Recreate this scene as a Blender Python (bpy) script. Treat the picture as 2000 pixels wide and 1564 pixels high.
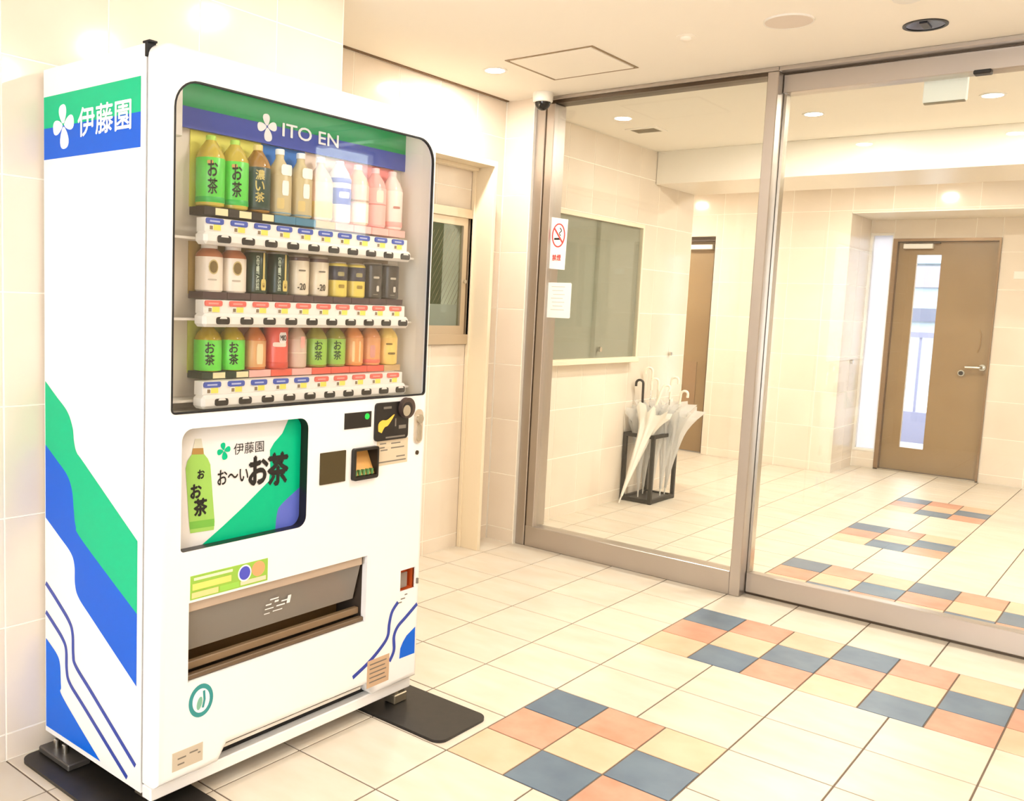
import bpy, bmesh, math, random
from mathutils import Vector, Matrix
from mathutils.geometry import tessellate_polygon
random.seed(7)
for o in list(bpy.data.objects): bpy.data.objects.remove(o)
scene = bpy.context.scene
XF = -0.27          # front plane of the vending machine
YS = -1.395         # its near side
COL = scene.collection

# ------------------------------------------------------------------ camera
cam_d = bpy.data.cameras.new('camera'); cam = bpy.data.objects.new('camera', cam_d); COL.objects.link(cam)
FPX, PPX, PPY = 1781.887, 827.436, 775.242      # focal length and principal point in pixels of the 2000 x 1564 frame
CAM = Vector((1.5488, -2.6108, 1.2930))
RT = Vector((0.762449, 0.645814, 0.039953)); DN = Vector((0.097346, -0.053444, -0.993815)); FW = Vector((-0.639684, 0.761622, -0.103616))
m = Matrix((( RT.x, -DN.x, -FW.x), (RT.y, -DN.y, -FW.y), (RT.z, -DN.z, -FW.z))).to_4x4()
m.translation = CAM
cam.matrix_world = m
cam_d.sensor_fit = 'HORIZONTAL'; cam_d.sensor_width = 36.0
cam_d.lens = FPX / 2000 * 36.0
cam_d.shift_x = (1000 - PPX) / 2000
cam_d.shift_y = (PPY - 782) / 2000
cam_d.clip_start = 0.02; cam_d.clip_end = 200
scene.camera = cam

# ------------------------------------------------------------------ sky and exposure
world = bpy.data.worlds.new('sky'); scene.world = world; world.use_nodes = True
bg = world.node_tree.nodes['Background']
bg.inputs[0].default_value = (0.87, 0.93, 1.0, 1); bg.inputs[1].default_value = 8.0
scene.view_settings.view_transform = 'Standard'; scene.view_settings.look = 'None'
scene.view_settings.gamma = 1.0; scene.view_settings.use_curve_mapping = False
scene.view_settings.exposure = 0.30
scene.cycles.max_bounces = 5; scene.cycles.diffuse_bounces = 4; scene.cycles.glossy_bounces = 3; scene.cycles.transparent_max_bounces = 10
scene.cycles.use_light_tree = False; scene.cycles.caustics_reflective = False; scene.cycles.caustics_refractive = False
LAMP_W = 12.0
WARM = (1.0, 0.935, 0.85)

# ------------------------------------------------------------------ materials
def lin(c):
    return tuple((x / 12.92 if x <= 0.04045 else ((x + 0.055) / 1.055) ** 2.4) for x in c)
def rgb(r, g, b): return lin((r / 255, g / 255, b / 255))
MATS = {}
def mat(name, col, rough=0.5, metal=0.0, vary=0.0, noise=None, emit=0.0, alpha=1.0, spec=0.5, bump=0.0, aniso=None):
    """procedural principled material; vary = tone change from piece to piece, noise = (scale, amount, second colour)"""
    if name in MATS: return MATS[name]
    M = bpy.data.materials.new(name); M.use_nodes = True; MATS[name] = M
    nt = M.node_tree; N = nt.nodes; Lk = nt.links
    p = N['Principled BSDF']
    p.inputs['Roughness'].default_value = rough; p.inputs['Metallic'].default_value = metal
    p.inputs['Specular IOR Level'].default_value = spec
    src = None
    if noise:
        tc = N.new('ShaderNodeTexCoord'); nz = N.new('ShaderNodeTexNoise')
        nz.inputs['Scale'].default_value = noise[0]; nz.inputs['Detail'].default_value = 4
        mp = N.new('ShaderNodeMapping')
        if aniso: mp.inputs['Scale'].default_value = aniso
        oi = N.new('ShaderNodeObjectInfo'); ad = N.new('ShaderNodeVectorMath'); ad.operation = 'ADD'
        Lk.new(tc.outputs['Object'], mp.inputs['Vector']); Lk.new(mp.outputs['Vector'], ad.inputs[0])
        sc = N.new('ShaderNodeVectorMath'); sc.operation = 'SCALE'; sc.inputs['Scale'].default_value = 31.7
        cb = N.new('ShaderNodeCombineXYZ'); Lk.new(oi.outputs['Random'], cb.inputs[0]); Lk.new(oi.outputs['Random'], cb.inputs[1])
        Lk.new(cb.outputs[0], sc.inputs[0]); Lk.new(sc.outputs[0], ad.inputs[1]); Lk.new(ad.outputs[0], nz.inputs['Vector'])
        rp = N.new('ShaderNodeMapRange'); rp.inputs[1].default_value = 0.35; rp.inputs[2].default_value = 0.68
        rp.inputs[4].default_value = noise[1]
        Lk.new(nz.outputs['Fac'], rp.inputs[0])
        mx = N.new('ShaderNodeMix'); mx.data_type = 'RGBA'
        mx.inputs[6].default_value = (*col, 1); mx.inputs[7].default_value = (*noise[2], 1)
        Lk.new(rp.outputs[0], mx.inputs[0]); src = mx.outputs[2]
        if bump:
            bp = N.new('ShaderNodeBump'); bp.inputs['Strength'].default_value = bump; bp.inputs['Distance'].default_value = 0.002
            Lk.new(nz.outputs['Fac'], bp.inputs['Height']); Lk.new(bp.outputs[0], p.inputs['Normal'])
    if vary:
        oi2 = N.new('ShaderNodeObjectInfo'); mr = N.new('ShaderNodeMapRange')
        mr.inputs[3].default_value = 1 - vary; mr.inputs[4].default_value = 1 + vary * 0.4
        Lk.new(oi2.outputs['Random'], mr.inputs[0])
        hs = N.new('ShaderNodeHueSaturation'); Lk.new(mr.outputs[0], hs.inputs['Value'])
        if src: Lk.new(src, hs.inputs['Color'])
        else: hs.inputs['Color'].default_value = (*col, 1)
        src = hs.outputs[0]
    if src: Lk.new(src, p.inputs['Base Color'])
    else: p.inputs['Base Color'].default_value = (*col, 1)
    if emit:
        p.inputs['Emission Color'].default_value = (*col, 1); p.inputs['Emission Strength'].default_value = emit
    if alpha < 1: p.inputs['Alpha'].default_value = alpha
    return M
def glass_mat(name, tint, ior=1.5, rough=0.0, haze=0.0, hazecol=(0.8, 0.8, 0.8)):
    if name in MATS: return MATS[name]
    M = bpy.data.materials.new(name); M.use_nodes = True; MATS[name] = M
    nt = M.node_tree; N = nt.nodes; Lk = nt.links; N.remove(N['Principled BSDF'])
    out = N['Material Output']
    tr = N.new('ShaderNodeBsdfTransparent'); tr.inputs[0].default_value = (*tint, 1)
    gl = N.new('ShaderNodeBsdfGlossy'); gl.inputs['Roughness'].default_value = rough
    lw = N.new('ShaderNodeLayerWeight'); lw.inputs[0].default_value = 0.5; pw = N.new('ShaderNodeMath'); pw.operation = 'POWER'; pw.inputs[1].default_value = 5
    Lk.new(lw.outputs['Facing'], pw.inputs[0]); f0 = ((ior - 1) / (ior + 1)) ** 2          # Schlick reflectance, same from both sides
    fr = N.new('ShaderNodeMapRange'); fr.inputs[3].default_value = f0; Lk.new(pw.outputs[0], fr.inputs[0])
    mx = N.new('ShaderNodeMixShader'); Lk.new(fr.outputs[0], mx.inputs[0])
    base = tr.outputs[0]
    if haze:
        df = N.new('ShaderNodeBsdfDiffuse'); df.inputs[0].default_value = (*hazecol, 1)
        tl = N.new('ShaderNodeBsdfTranslucent'); tl.inputs[0].default_value = (*hazecol, 1)
        m0 = N.new('ShaderNodeMixShader'); m0.inputs[0].default_value = 0.5
        Lk.new(df.outputs[0], m0.inputs[1]); Lk.new(tl.outputs[0], m0.inputs[2])
        m1 = N.new('ShaderNodeMixShader'); m1.inputs[0].default_value = haze
        Lk.new(tr.outputs[0], m1.inputs[1]); Lk.new(m0.outputs[0], m1.inputs[2]); base = m1.outputs[0]
    Lk.new(base, mx.inputs[1]); Lk.new(gl.outputs[0], mx.inputs[2]); Lk.new(mx.outputs[0], out.inputs[0])
    return M
def lamp_mat(name, col, s):
    if name in MATS: return MATS[name]
    M = bpy.data.materials.new(name); M.use_nodes = True; MATS[name] = M
    nt = M.node_tree; N = nt.nodes; N.remove(N['Principled BSDF'])
    e = N.new('ShaderNodeEmission'); e.inputs[0].default_value = (*col, 1); e.inputs[1].default_value = s
    nt.links.new(e.outputs[0], N['Material Output'].inputs[0]); return M

FLOOR_T = mat('cream_floor_tile', rgb(216, 206, 190), 0.38, vary=0.05, noise=(5, 0.7, rgb(210, 193, 170)), aniso=(1, 2.2, 1))
FLOOR_O = mat('terracotta_floor_tile', rgb(206, 156, 132), 0.38, vary=0.06, noise=(9, 0.8, rgb(196, 134, 106)))
FLOOR_B = mat('slate_blue_floor_tile', rgb(104, 122, 138), 0.38, vary=0.06, noise=(9, 0.8, rgb(88, 104, 124)))
FLOOR_Y = mat('sand_floor_tile', rgb(214, 188, 158), 0.38, vary=0.05, noise=(9, 0.8, rgb(206, 174, 140)))
GROUT_F = mat('floor_grout', rgb(112, 96, 82), 0.9)
WALL_T = mat('beige_wall_tile', rgb(234, 222, 206), 0.10, vary=0.03, noise=(2.2, 0.8, rgb(225, 211, 193)), aniso=(1, 1, 1))
GROUT_W = mat('wall_grout', rgb(250, 244, 232), 0.8)
PLASTER = mat('ceiling_paint', rgb(248, 242, 231), 0.85)
PANEL = mat('gloss_beam_paint', rgb(242, 234, 220), 0.35)
GAP_SHADE = mat('shadow_gap', rgb(120, 96, 72), 0.8)
STEEL = mat('bronze_steel', rgb(188, 180, 172), 0.34, 0.9, noise=(3, 0.3, rgb(176, 166, 158)))
STEELD = mat('dark_steel', rgb(92, 80, 68), 0.4, 1.0)
CHROME = mat('satin_chrome', rgb(205, 200, 190), 0.22, 1.0)
JAMB = mat('cream_painted_steel', rgb(236, 222, 196), 0.45)
WHITE = mat('machine_white', rgb(238, 236, 234), 0.28, noise=(1.5, 0.3, rgb(232, 229, 225)))
WHITE2 = mat('white_plastic', rgb(236, 232, 224), 0.4)
INNER = mat('display_liner', rgb(234, 227, 214), 0.45)
BLACK = mat('black_plastic', rgb(22, 18, 16), 0.35)
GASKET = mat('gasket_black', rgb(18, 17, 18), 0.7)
RUBBER = mat('black_mat_rubber', rgb(30, 27, 25), 0.42, noise=(40, 0.5, rgb(44, 38, 34)))
GREEN = mat('machine_green', rgb(0, 180, 130), 0.35, spec=0.2)
BLUE = mat('machine_blue', rgb(14, 90, 206), 0.35, spec=0.2)
BLUE2 = mat('machine_bright_blue', rgb(0, 98, 216), 0.35, spec=0.2)
NAVY = mat('machine_navy', rgb(36, 62, 158), 0.3)
LGREEN = mat('banner_green', rgb(16, 150, 84), 0.3)
LBLUE = mat('banner_blue', rgb(52, 74, 168), 0.3)
INK = mat('black_ink', rgb(24, 20, 18), 0.5)
PRINTW = mat('white_print', rgb(242, 242, 242), 0.4)
GREYINK = mat('grey_ink', rgb(120, 112, 100), 0.6)
PAPER = mat('white_paper', rgb(240, 238, 230), 0.8)
RED = mat('sign_red', rgb(206, 70, 66), 0.5)
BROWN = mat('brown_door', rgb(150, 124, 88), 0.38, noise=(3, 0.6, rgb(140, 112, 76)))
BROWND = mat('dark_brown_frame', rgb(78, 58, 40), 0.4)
BOARD = mat('grey_green_felt', rgb(160, 158, 144), 0.8, noise=(120, 0.5, rgb(152, 150, 136)))
GLASS = glass_mat('clear_glass', (0.95, 0.96, 0.94), 1.5)
DGLASS = glass_mat('display_glass', (0.97, 0.97, 0.97), 1.5)
FROST = glass_mat('frosted_glass', (0.4, 0.4, 0.43), 1.3, haze=0.75, hazecol=(0.86, 0.84, 0.86))
SMOKE = glass_mat('smoked_flap', (0.62, 0.56, 0.5), 1.45, 0.1, haze=0.55, hazecol=(0.66, 0.61, 0.54))
VINYL = glass_mat('clear_vinyl', (0.94, 0.95, 0.95), 1.4, 0.15, haze=0.72, hazecol=(0.95, 0.94, 0.92))

# ------------------------------------------------------------------ mesh helpers
class MB:
    def __init__(self): self.v = []; self.f = []
    def add(self, vs, fs):
        o = len(self.v); self.v += [tuple(p) for p in vs]; self.f += [tuple(i + o for i in f) for f in fs]; return self
    def box(self, x0, x1, y0, y1, z0, z1, c=0.0):
        if c <= 0:
            vs = [(x, y, z) for x in (x0, x1) for y in (y0, y1) for z in (z0, z1)]
            return self.add(vs, [(0, 1, 3, 2), (4, 6, 7, 5), (0, 4, 5, 1), (2, 3, 7, 6), (0, 2, 6, 4), (1, 5, 7, 3)])
        vs = []; idx = {}
        X = (x0, x1); Y = (y0, y1); Z = (z0, z1); s = (1, -1)
        for i in (0, 1):
            for j in (0, 1):
                for k in (0, 1):
                    for ax in range(3):
                        p = [X[i] + (c * s[i] if ax != 0 else 0), Y[j] + (c * s[j] if ax != 1 else 0), Z[k] + (c * s[k] if ax != 2 else 0)]
                        idx[i, j, k, ax] = len(vs); vs.append(p)
        F = []
        for i in (0, 1):
            F.append([idx[i, a, b, 0] for a, b in ((0, 0), (0, 1), (1, 1), (1, 0))])
            F.append([idx[a, i, b, 1] for a, b in ((0, 0), (0, 1), (1, 1), (1, 0))])
            F.append([idx[a, b, i, 2] for a, b in ((0, 0), (0, 1), (1, 1), (1, 0))])
            for j in (0, 1):
                F.append([idx[i, j, 0, 0], idx[i, j, 1, 0], idx[i, j, 1, 1], idx[i, j, 0, 1]])
                F.append([idx[i, 0, j, 0], idx[i, 1, j, 0], idx[i, 1, j, 2], idx[i, 0, j, 2]])
                F.append([idx[0, i, j, 1], idx[1, i, j, 1], idx[1, i, j, 2], idx[0, i, j, 2]])
                for k in (0, 1): F.append([idx[i, j, k, a] for a in range(3)])
        return self.add(vs, F)
    def cyl(self, p0, p1, r, n=16, r1=None, cap=True):
        return self.tube([p0, p1], [r, r if r1 is None else r1], n, cap)
    def tube(self, pts, r, n=10, cap=True):
        pts = [Vector(p) for p in pts]; k = len(pts)
        rr = r if isinstance(r, (list, tuple)) else [r] * k
        t0 = (pts[1] - pts[0]).normalized()
        a = t0.cross(Vector((0, 0, 1)));
        if a.length < 1e-4: a = t0.cross(Vector((1, 0, 0)))
        a.normalize(); vs = []
        for i, p in enumerate(pts):
            t = (pts[min(i + 1, k - 1)] - pts[max(i - 1, 0)]).normalized()
            a = (a - t * a.dot(t)).normalized(); b = t.cross(a)
            for q in range(n):
                w = 2 * math.pi * q / n; vs.append(p + (a * math.cos(w) + b * math.sin(w)) * rr[i])
        F = [(i * n + q, i * n + (q + 1) % n, (i + 1) * n + (q + 1) % n, (i + 1) * n + q) for i in range(k - 1) for q in range(n)]
        if cap: F += [tuple(range(n - 1, -1, -1)), tuple((k - 1) * n + q for q in range(n))]
        return self.add(vs, F)
    def lathe(self, prof, cx, cy, n=24, fy=1.0, close=True):
        vs = []; k = len(prof)
        for r, z in prof:
            for q in range(n):
                w = 2 * math.pi * q / n; vs.append((cx + r * math.cos(w), cy + r * math.sin(w) * fy, z))
        F = [(i * n + q, i * n + (q + 1) % n, (i + 1) * n + (q + 1) % n, (i + 1) * n + q) for i in range(k - 1) for q in range(n)]
        if close: F += [tuple(range(n - 1, -1, -1)), tuple((k - 1) * n + q for q in range(n))]
        return self.add(vs, F)
    def plate(self, outer, holes, P, d0, d1):
        """polygon with holes in plane P(u, v, d) between depths d0 and d1"""
        loops = [outer] + holes; flat = [p for l in loops for p in l]
        tris = tessellate_polygon([[Vector((u, v, 0)) for u, v in l] for l in loops])
        n = len(flat)
        vs = [P(u, v, d0) for u, v in flat] + [P(u, v, d1) for u, v in flat]
        F = [tuple(t) for t in tris] + [tuple(i + n for i in t) for t in tris]
        o = 0
        for l in loops:
            k = len(l)
            F += [(o + i, o + (i + 1) % k, n + o + (i + 1) % k, n + o + i) for i in range(k)]; o += k
        return self.add(vs, F)
    def flat(self, pts, P, d):
        tris = tessellate_polygon([[Vector((u, v, 0)) for u, v in pts]])
        return self.add([P(u, v, d) for u, v in pts], [tuple(t) for t in tris])

ORG = {}
def finish(o, parent, label, cat, group, kind):
    if label: o['label'] = label
    if cat: o['category'] = cat
    if group: o['group'] = group
    if kind: o['kind'] = kind
    if parent is not None:
        o.parent = parent
    return o
def mk(name, mb, m, parent=None, label=None, cat=None, group=None, kind=None, org=None, smooth=35, slots=None):
    if org is None:
        xs = [p[0] for p in mb.v]; ys = [p[1] for p in mb.v]; zs = [p[2] for p in mb.v]
        org = ((min(xs) + max(xs)) / 2, (min(ys) + max(ys)) / 2, min(zs))
    me = bpy.data.meshes.new(name)
    me.from_pydata([(p[0] - org[0], p[1] - org[1], p[2] - org[2]) for p in mb.v], [], mb.f); me.update()
    bm = bmesh.new(); bm.from_mesh(me); bmesh.ops.recalc_face_normals(bm, faces=bm.faces); bm.to_mesh(me); bm.free()
    if smooth:
        for p in me.polygons: p.use_smooth = True
        me.set_sharp_from_angle(angle=math.radians(smooth))
    me.materials.append(m)
    o = bpy.data.objects.new(name, me); COL.objects.link(o); ORG[o.name] = Vector(org)
    o.location = Vector(org) - (ORG[parent.name] if parent is not None else Vector((0, 0, 0)))
    return finish(o, parent, label, cat, group, kind)
def empty(name, org, label=None, cat=None, group=None, kind=None):
    o = bpy.data.objects.new(name, None); COL.objects.link(o); o.empty_display_size = 0.05
    o.location = org; ORG[o.name] = Vector(org)
    return finish(o, None, label, cat, group, kind)
def place(name, me, org, parent):
    o = bpy.data.objects.new(name, me); COL.objects.link(o); ORG[o.name] = Vector(org)
    o.location = Vector(org) - ORG[parent.name]; o.parent = parent; return o
def rrect(u0, u1, v0, v1, r, n=6, corners=(1, 1, 1, 1)):
    """rounded rectangle, corners = bl, br, tr, tl"""
    P = []
    for (cx, cy, a0, on) in ((u0, v0, 180, corners[0]), (u1, v0, 270, corners[1]), (u1, v1, 0, corners[2]), (u0, v1, 90, corners[3])):
        rr = r * on
        if rr <= 1e-6: P.append((cx, cy)); continue
        ox = cx + (rr if cx == u0 else -rr); oy = cy + (rr if cy == v0 else -rr)
        for i in range(n + 1):
            w = math.radians(a0 + 90 * i / n); P.append((ox + rr * math.cos(w), oy + rr * math.sin(w)))
    return P
def ell(cx, cy, a, b=None, n=24, rot=0):
    b = b or a; out = []
    for i in range(n):
        w = 2 * math.pi * i / n; x = a * math.cos(w); y = b * math.sin(w)
        out.append((cx + x * math.cos(rot) - y * math.sin(rot), cy + x * math.sin(rot) + y * math.cos(rot)))
    return out
def spline(pts, n=8):
    P = [Vector(p) for p in pts]; out = []
    for i in range(len(P) - 1):
        a = P[max(i - 1, 0)]; b = P[i]; c = P[i + 1]; d = P[min(i + 2, len(P) - 1)]
        for k in range(n):
            t = k / n
            out.append(tuple(0.5 * ((2 * b) + (c - a) * t + (2 * a - 5 * b + 4 * c - d) * t * t + (3 * b - a - 3 * c + d) * t ** 3)))
    return out + [tuple(P[-1])]
def ribbon(pts, w):
    P = [Vector(p) for p in pts]; L = []; R_ = []
    for i, p in enumerate(P):
        t = (P[min(i + 1, len(P) - 1)] - P[max(i - 1, 0)]).normalized(); nrm = Vector((-t.y, t.x))
        L.append(tuple(p + nrm * w / 2)); R_.append(tuple(p - nrm * w / 2))
    return L + R_[::-1]
_txt = {}
def text_geo(s, bold=0.0):
    key = (s, bold)
    if key in _txt: return _txt[key]
    c = bpy.data.curves.new('t', 'FONT'); c.body = s; c.resolution_u = 3
    o = bpy.data.objects.new('t', c); COL.objects.link(o)
    bpy.context.view_layer.update(); dg = bpy.context.evaluated_depsgraph_get()
    me = o.evaluated_get(dg).to_mesh()
    vs = [(v.co.x, v.co.y) for v in me.vertices]; fs = [tuple(p.vertices) for p in me.polygons]
    o.evaluated_get(dg).to_mesh_clear()
    bpy.data.objects.remove(o); bpy.data.curves.remove(c)
    if not vs: vs = [(0, 0), (1, 0), (1, 1)]; fs = [(0, 1, 2)]
    x0 = min(v[0] for v in vs); x1 = max(v[0] for v in vs); y0 = min(v[1] for v in vs); y1 = max(v[1] for v in vs)
    vs = [((x - x0) / (x1 - x0), (y - y0) / (y1 - y0)) for x, y in vs]
    if bold:                                   # heavier strokes: the same glyphs laid over one another with a small shift
        n = len(vs); k = bold / (y1 - y0); ax = k * (y1 - y0) / (x1 - x0); V0 = vs; F0 = fs; vs = []; fs = []
        for c_, (dx, dy) in enumerate(((-ax, 0), (ax, 0), (0, k), (0, -k))):
            vs += [(x + dx, y + dy, c_ * 0.00025) for x, y in V0]; fs += [tuple(i + c_ * n for i in f) for f in F0]
    else: vs = [(x, y, 0.0) for x, y in vs]
    _txt[key] = (vs, fs, (x1 - x0) / (y1 - y0)); return _txt[key]
def lettering(name, s, u0, u1, v0, v1, P, m, parent, bold=0.0, shear=0.0):
    vs, fs, asp = text_geo(s, bold); b = MB()
    b.add([P(u0 + (u1 - u0) * x + shear * y, v0 + (v1 - v0) * y, d) for x, y, d in vs], fs)
    return mk(name, b, m, parent, smooth=0)

# ------------------------------------------------------------------ tiles
_tile = {}
BAS = {'+X': (Vector((0, 1, 0)), Vector((0, 0, 1)), Vector((1, 0, 0))), '-Y': (Vector((1, 0, 0)), Vector((0, 0, 1)), Vector((0, -1, 0))),
       '+Y': (Vector((-1, 0, 0)), Vector((0, 0, 1)), Vector((0, 1, 0))), '-X': (Vector((0, -1, 0)), Vector((0, 0, 1)), Vector((-1, 0, 0))),
       '+Z': (Vector((1, 0, 0)), Vector((0, 1, 0)), Vector((0, 0, 1)))}
def tile_mesh(w, h, t, c, face, m):
    k = (round(w, 4), round(h, 4), t, c, face, m.name)
    if k in _tile: return _tile[k]
    U, V, Nn = BAS[face]; a = w / 2; b = h / 2; vs = []
    for (x, y, d) in [(-a, -b, 0), (a, -b, 0), (a, b, 0), (-a, b, 0), (-a, -b, t - c), (a, -b, t - c), (a, b, t - c), (-a, b, t - c),
                      (-a + c, -b + c, t), (a - c, -b + c, t), (a - c, b - c, t), (-a + c, b - c, t)]:
        vs.append(tuple(U * x + V * y + Nn * d))
    fs = [(8, 9, 10, 11)] + [(i, (i + 1) % 4, 4 + (i + 1) % 4, 4 + i) for i in range(4)] + [(4 + i, 4 + (i + 1) % 4, 8 + (i + 1) % 4, 8 + i) for i in range(4)]
    me = bpy.data.meshes.new('tile'); me.from_pydata(vs, [], fs); me.update(); me.materials.append(m); _tile[k] = me; return me
def subtract(r, o):
    u0, u1, v0, v1 = r; a0, a1, b0, b1 = o
    if a0 >= u1 or a1 <= u0 or b0 >= v1 or b1 <= v0: return [r]
    out = []
    if a0 > u0: out.append((u0, a0, v0, v1))
    if a1 < u1: out.append((a1, u1, v0, v1))
    c0, c1 = max(u0, a0), min(u1, a1)
    if b0 > v0: out.append((c0, c1, v0, b0))
    if b1 < v1: out.append((c0, c1, b1, v1))
    return out
def tile_wall(parent, face, d, u0, u1, v0, v1, uj, vj, holes=(), m=None, g=0.0045, t=0.0012, name='wall_tile', stuff=None):
    """tiles on the plane at depth d; uj, vj = joint positions; holes = openings; stuff = range of u joined as one part"""
    m = m or WALL_T; n = 0; rest = MB()
    us = [u0] + [x for x in sorted(uj) if u0 + 0.01 < x < u1 - 0.01] + [u1]; vv = [v0] + [x for x in vj if v0 + 0.01 < x < v1 - 0.01] + [v1]
    U, V, Nn = BAS[face]
    for a, b in zip(us, us[1:]):
        for c, e in zip(vv, vv[1:]):
            rs = [(a, b, c, e)]
            for h in holes: rs = [q for r in rs for q in subtract(r, h)]
            for r in rs:
                w = r[1] - r[0] - g; h_ = r[3] - r[2] - g
                if w < 0.012 or h_ < 0.012: continue
                cu = (r[0] + r[1]) / 2; cv = (r[2] + r[3]) / 2
                if face in ('+X', '-X'): p = Vector((d, cu, cv))
                elif face in ('-Y', '+Y'): p = Vector((cu, d, cv))
                else: p = Vector((cu, cv, d))
                me = tile_mesh(w, h_, t, 0.0006, face, m)
                if stuff and stuff[0] <= cu <= stuff[1]:
                    rest.add([v.co + p for v in me.vertices], [tuple(q.vertices) for q in me.polygons]); continue
                place(name, me, p, parent); n += 1
    if rest.v: mk(name + 's', rest, m, parent, kind='stuff', smooth=0)
    return n
def F(u, v, d=0): return (XF + d, u, v)
ZC = 2.37
VJ = [0.075 + 0.3 * i for i in range(9)]
YJ = [-5.1 + 0.3 * i for i in range(40)]

# ================================================================== THE ROOM
# floor: grout bed with every tile laid on it; top of tiles at z = 0
fb = MB().box(-3.2, 2.7, -5.0, 6.22, -0.08, -0.0025)
floor = mk('floor', fb, GROUT_F, kind='structure', label='cream tiled floor with checkered terracotta and slate patches', smooth=0)
BLK = []                                     # (i0, j0) of the coloured blocks in units of one large tile
for i0, js in ((-6, (0, 2)), (-2, (0,)), (2, (0, 2, 4)), (6, (0, 2, 4)), (10, (0,)), (14, (0,))):
    for j0 in js: BLK.append((i0, j0))
def in_block(i, j): return any(a <= i < a + 2 and b <= j < b + 2 for a, b in BLK)
def seen(x, y):
    d = Vector((x, y, 0)) - CAM; z = d.dot(FW)
    if z < 0.15: return False
    u = PPX + FPX * d.dot(RT) / z; v = PPY + FPX * d.dot(DN) / z
    return -60 < u < 2060 and -60 < v < 1640
rest = MB(); G = 0.0052
fm = tile_mesh(0.3 - G, 0.3 - G, 0.003, 0.001, '+Z', FLOOR_T)
for i in range(-17, 21):
    for j in range(-11, 9):
        if in_block(i, j): continue
        x, y = (j + 0.5) * 0.3, (i + 0.5) * 0.3
        if x < -0.82 and y < -0.3 and j < -2: continue
        vis = any(seen((j + a) * 0.3, (i + b) * 0.3) for a in (0, 1) for b in (0, 1))
        if vis: place('floor_tile', fm, (x, y, -0.003), floor)
        else: rest.add([v.co + Vector((x, y, -0.003)) for v in fm.vertices], [tuple(q.vertices) for q in fm.polygons])
mk('floor_tiles', rest, FLOOR_T, floor, kind='stuff', smooth=0)
for i0, j0 in BLK:
    pat = ((FLOOR_B, FLOOR_O, FLOOR_Y), (FLOOR_O, FLOOR_Y, FLOOR_B), (FLOOR_Y, FLOOR_B, FLOOR_O))
    for r in range(3):
        for c in range(3):
            me = tile_mesh(0.2 - G, 0.2 - G, 0.003, 0.001, '+Z', pat[r][c])
            place('checker_tile', me, (j0 * 0.3 + 0.1 + c * 0.2, (i0 + 2) * 0.3 - 0.1 - r * 0.2, -0.003), floor)

# ceiling
ceiling = mk('ceiling', MB().box(-3.2, 2.7, -5.0, 6.22, ZC, ZC + 0.12), PLASTER, kind='structure', label='cream painted flat ceiling', smooth=0)

# wall behind the vending machine (a thick pier that stops short of the niche)
wl = mk('wall_left', MB().box(-1.55, -0.824, -5.0, -0.30, -0.05, ZC), GROUT_W, kind='structure', label='beige tiled wall behind the vending machine', smooth=0)
tile_wall(wl, '+X', -0.824, -5.0, -0.302, 0, ZC, YJ, VJ, stuff=(-5, -2.1))
# wall with the service window, set back behind the pier
WY0, WY1, WZ0, WZ1 = 0.35, 1.19, 1.083, 1.772
b = MB()
for r in subtract((-0.30, 1.45, -0.05, ZC), (WY0, WY1, WZ0, WZ1)): b.box(-1.55, -1.369, r[0], r[1], r[2], r[3])
wr = mk('wall_recess', b, GROUT_W, kind='structure', label='beige tiled wall with the service window beside the glass screen', smooth=0)
tile_wall(wr, '+X', -1.369, -0.30, 1.45, 0, ZC - 0.006, YJ, VJ, holes=((WY0, WY1, WZ0, WZ1),))
mk('trim_1', MB().box(-1.366, -1.352, -0.30, 1.45, ZC - 0.006, ZC), GAP_SHADE, kind='structure', label='thin dark strip standing for the shadow gap between recess wall and ceiling', smooth=0)  # dark strip that paints in the shadow gap below the ceiling
# short return wall beside the glass screen
wt = mk('wall_return', MB().box(-1.55, -1.19, 1.454, 1.62, -0.05, ZC), GROUT_W, kind='structure', label='narrow tiled return wall left of the glass screen', smooth=0)
tile_wall(wt, '-Y', 1.454, -1.365, -1.192, 0, ZC, [], VJ)
# lobby left wall
wi = mk('wall_lobby', MB().box(-1.55, -1.369, 1.62, 3.87, -0.05, ZC), GROUT_W, kind='structure', label='beige tiled lobby wall carrying the notice board', smooth=0)
tile_wall(wi, '+X', -1.369, 1.62, 3.866, 0, ZC, YJ, VJ)
# hall beyond: left side, back wall with brown door, alcove
mk('wall_hall', MB().box(-3.2, -3.05, 3.6, 6.22, -0.05, ZC).box(-3.2, -1.55, 3.75, 3.87, -0.05, ZC), WALL_T, kind='structure', label='side wall of the far hall', smooth=0)
D1 = (-2.62, -1.83, -0.1, 1.985)
b = MB()
for r in subtract((-3.05, -0.694, -0.05, ZC), D1): b.box(r[0], r[1], 5.404, 6.12, r[2], r[3])
wb = mk('wall_back', b, GROUT_W, kind='structure', label='beige tiled back wall between the two brown doors', smooth=0)
XJ = [-0.69 - 0.18 - 0.3 * i for i in range(8)]
tile_wall(wb, '-Y', 5.404, -3.05, -0.692, 0, ZC, XJ, VJ, holes=(D1,))
tile_wall(wb, '+X', -0.694, 5.404, 6.0, 0, 2.155, [5.7], VJ)
# lintel over the alcove
b = MB().box(-0.694, 2.6, 5.404, 6.02, 2.159, ZC)
lt = mk('trim_2', b, GROUT_W, kind='structure', label='tiled lintel above the alcove of the street door', smooth=0)
tile_wall(lt, '-Y', 5.404, -0.692, 2.6, 2.155, ZC, [-0.39 + 0.3 * i for i in range(11)], VJ)
mk('alcove_soffit', MB().box(-0.69, 2.6, 5.402, 6.0, 2.150, 2.158), PANEL, lt, smooth=0)
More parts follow.
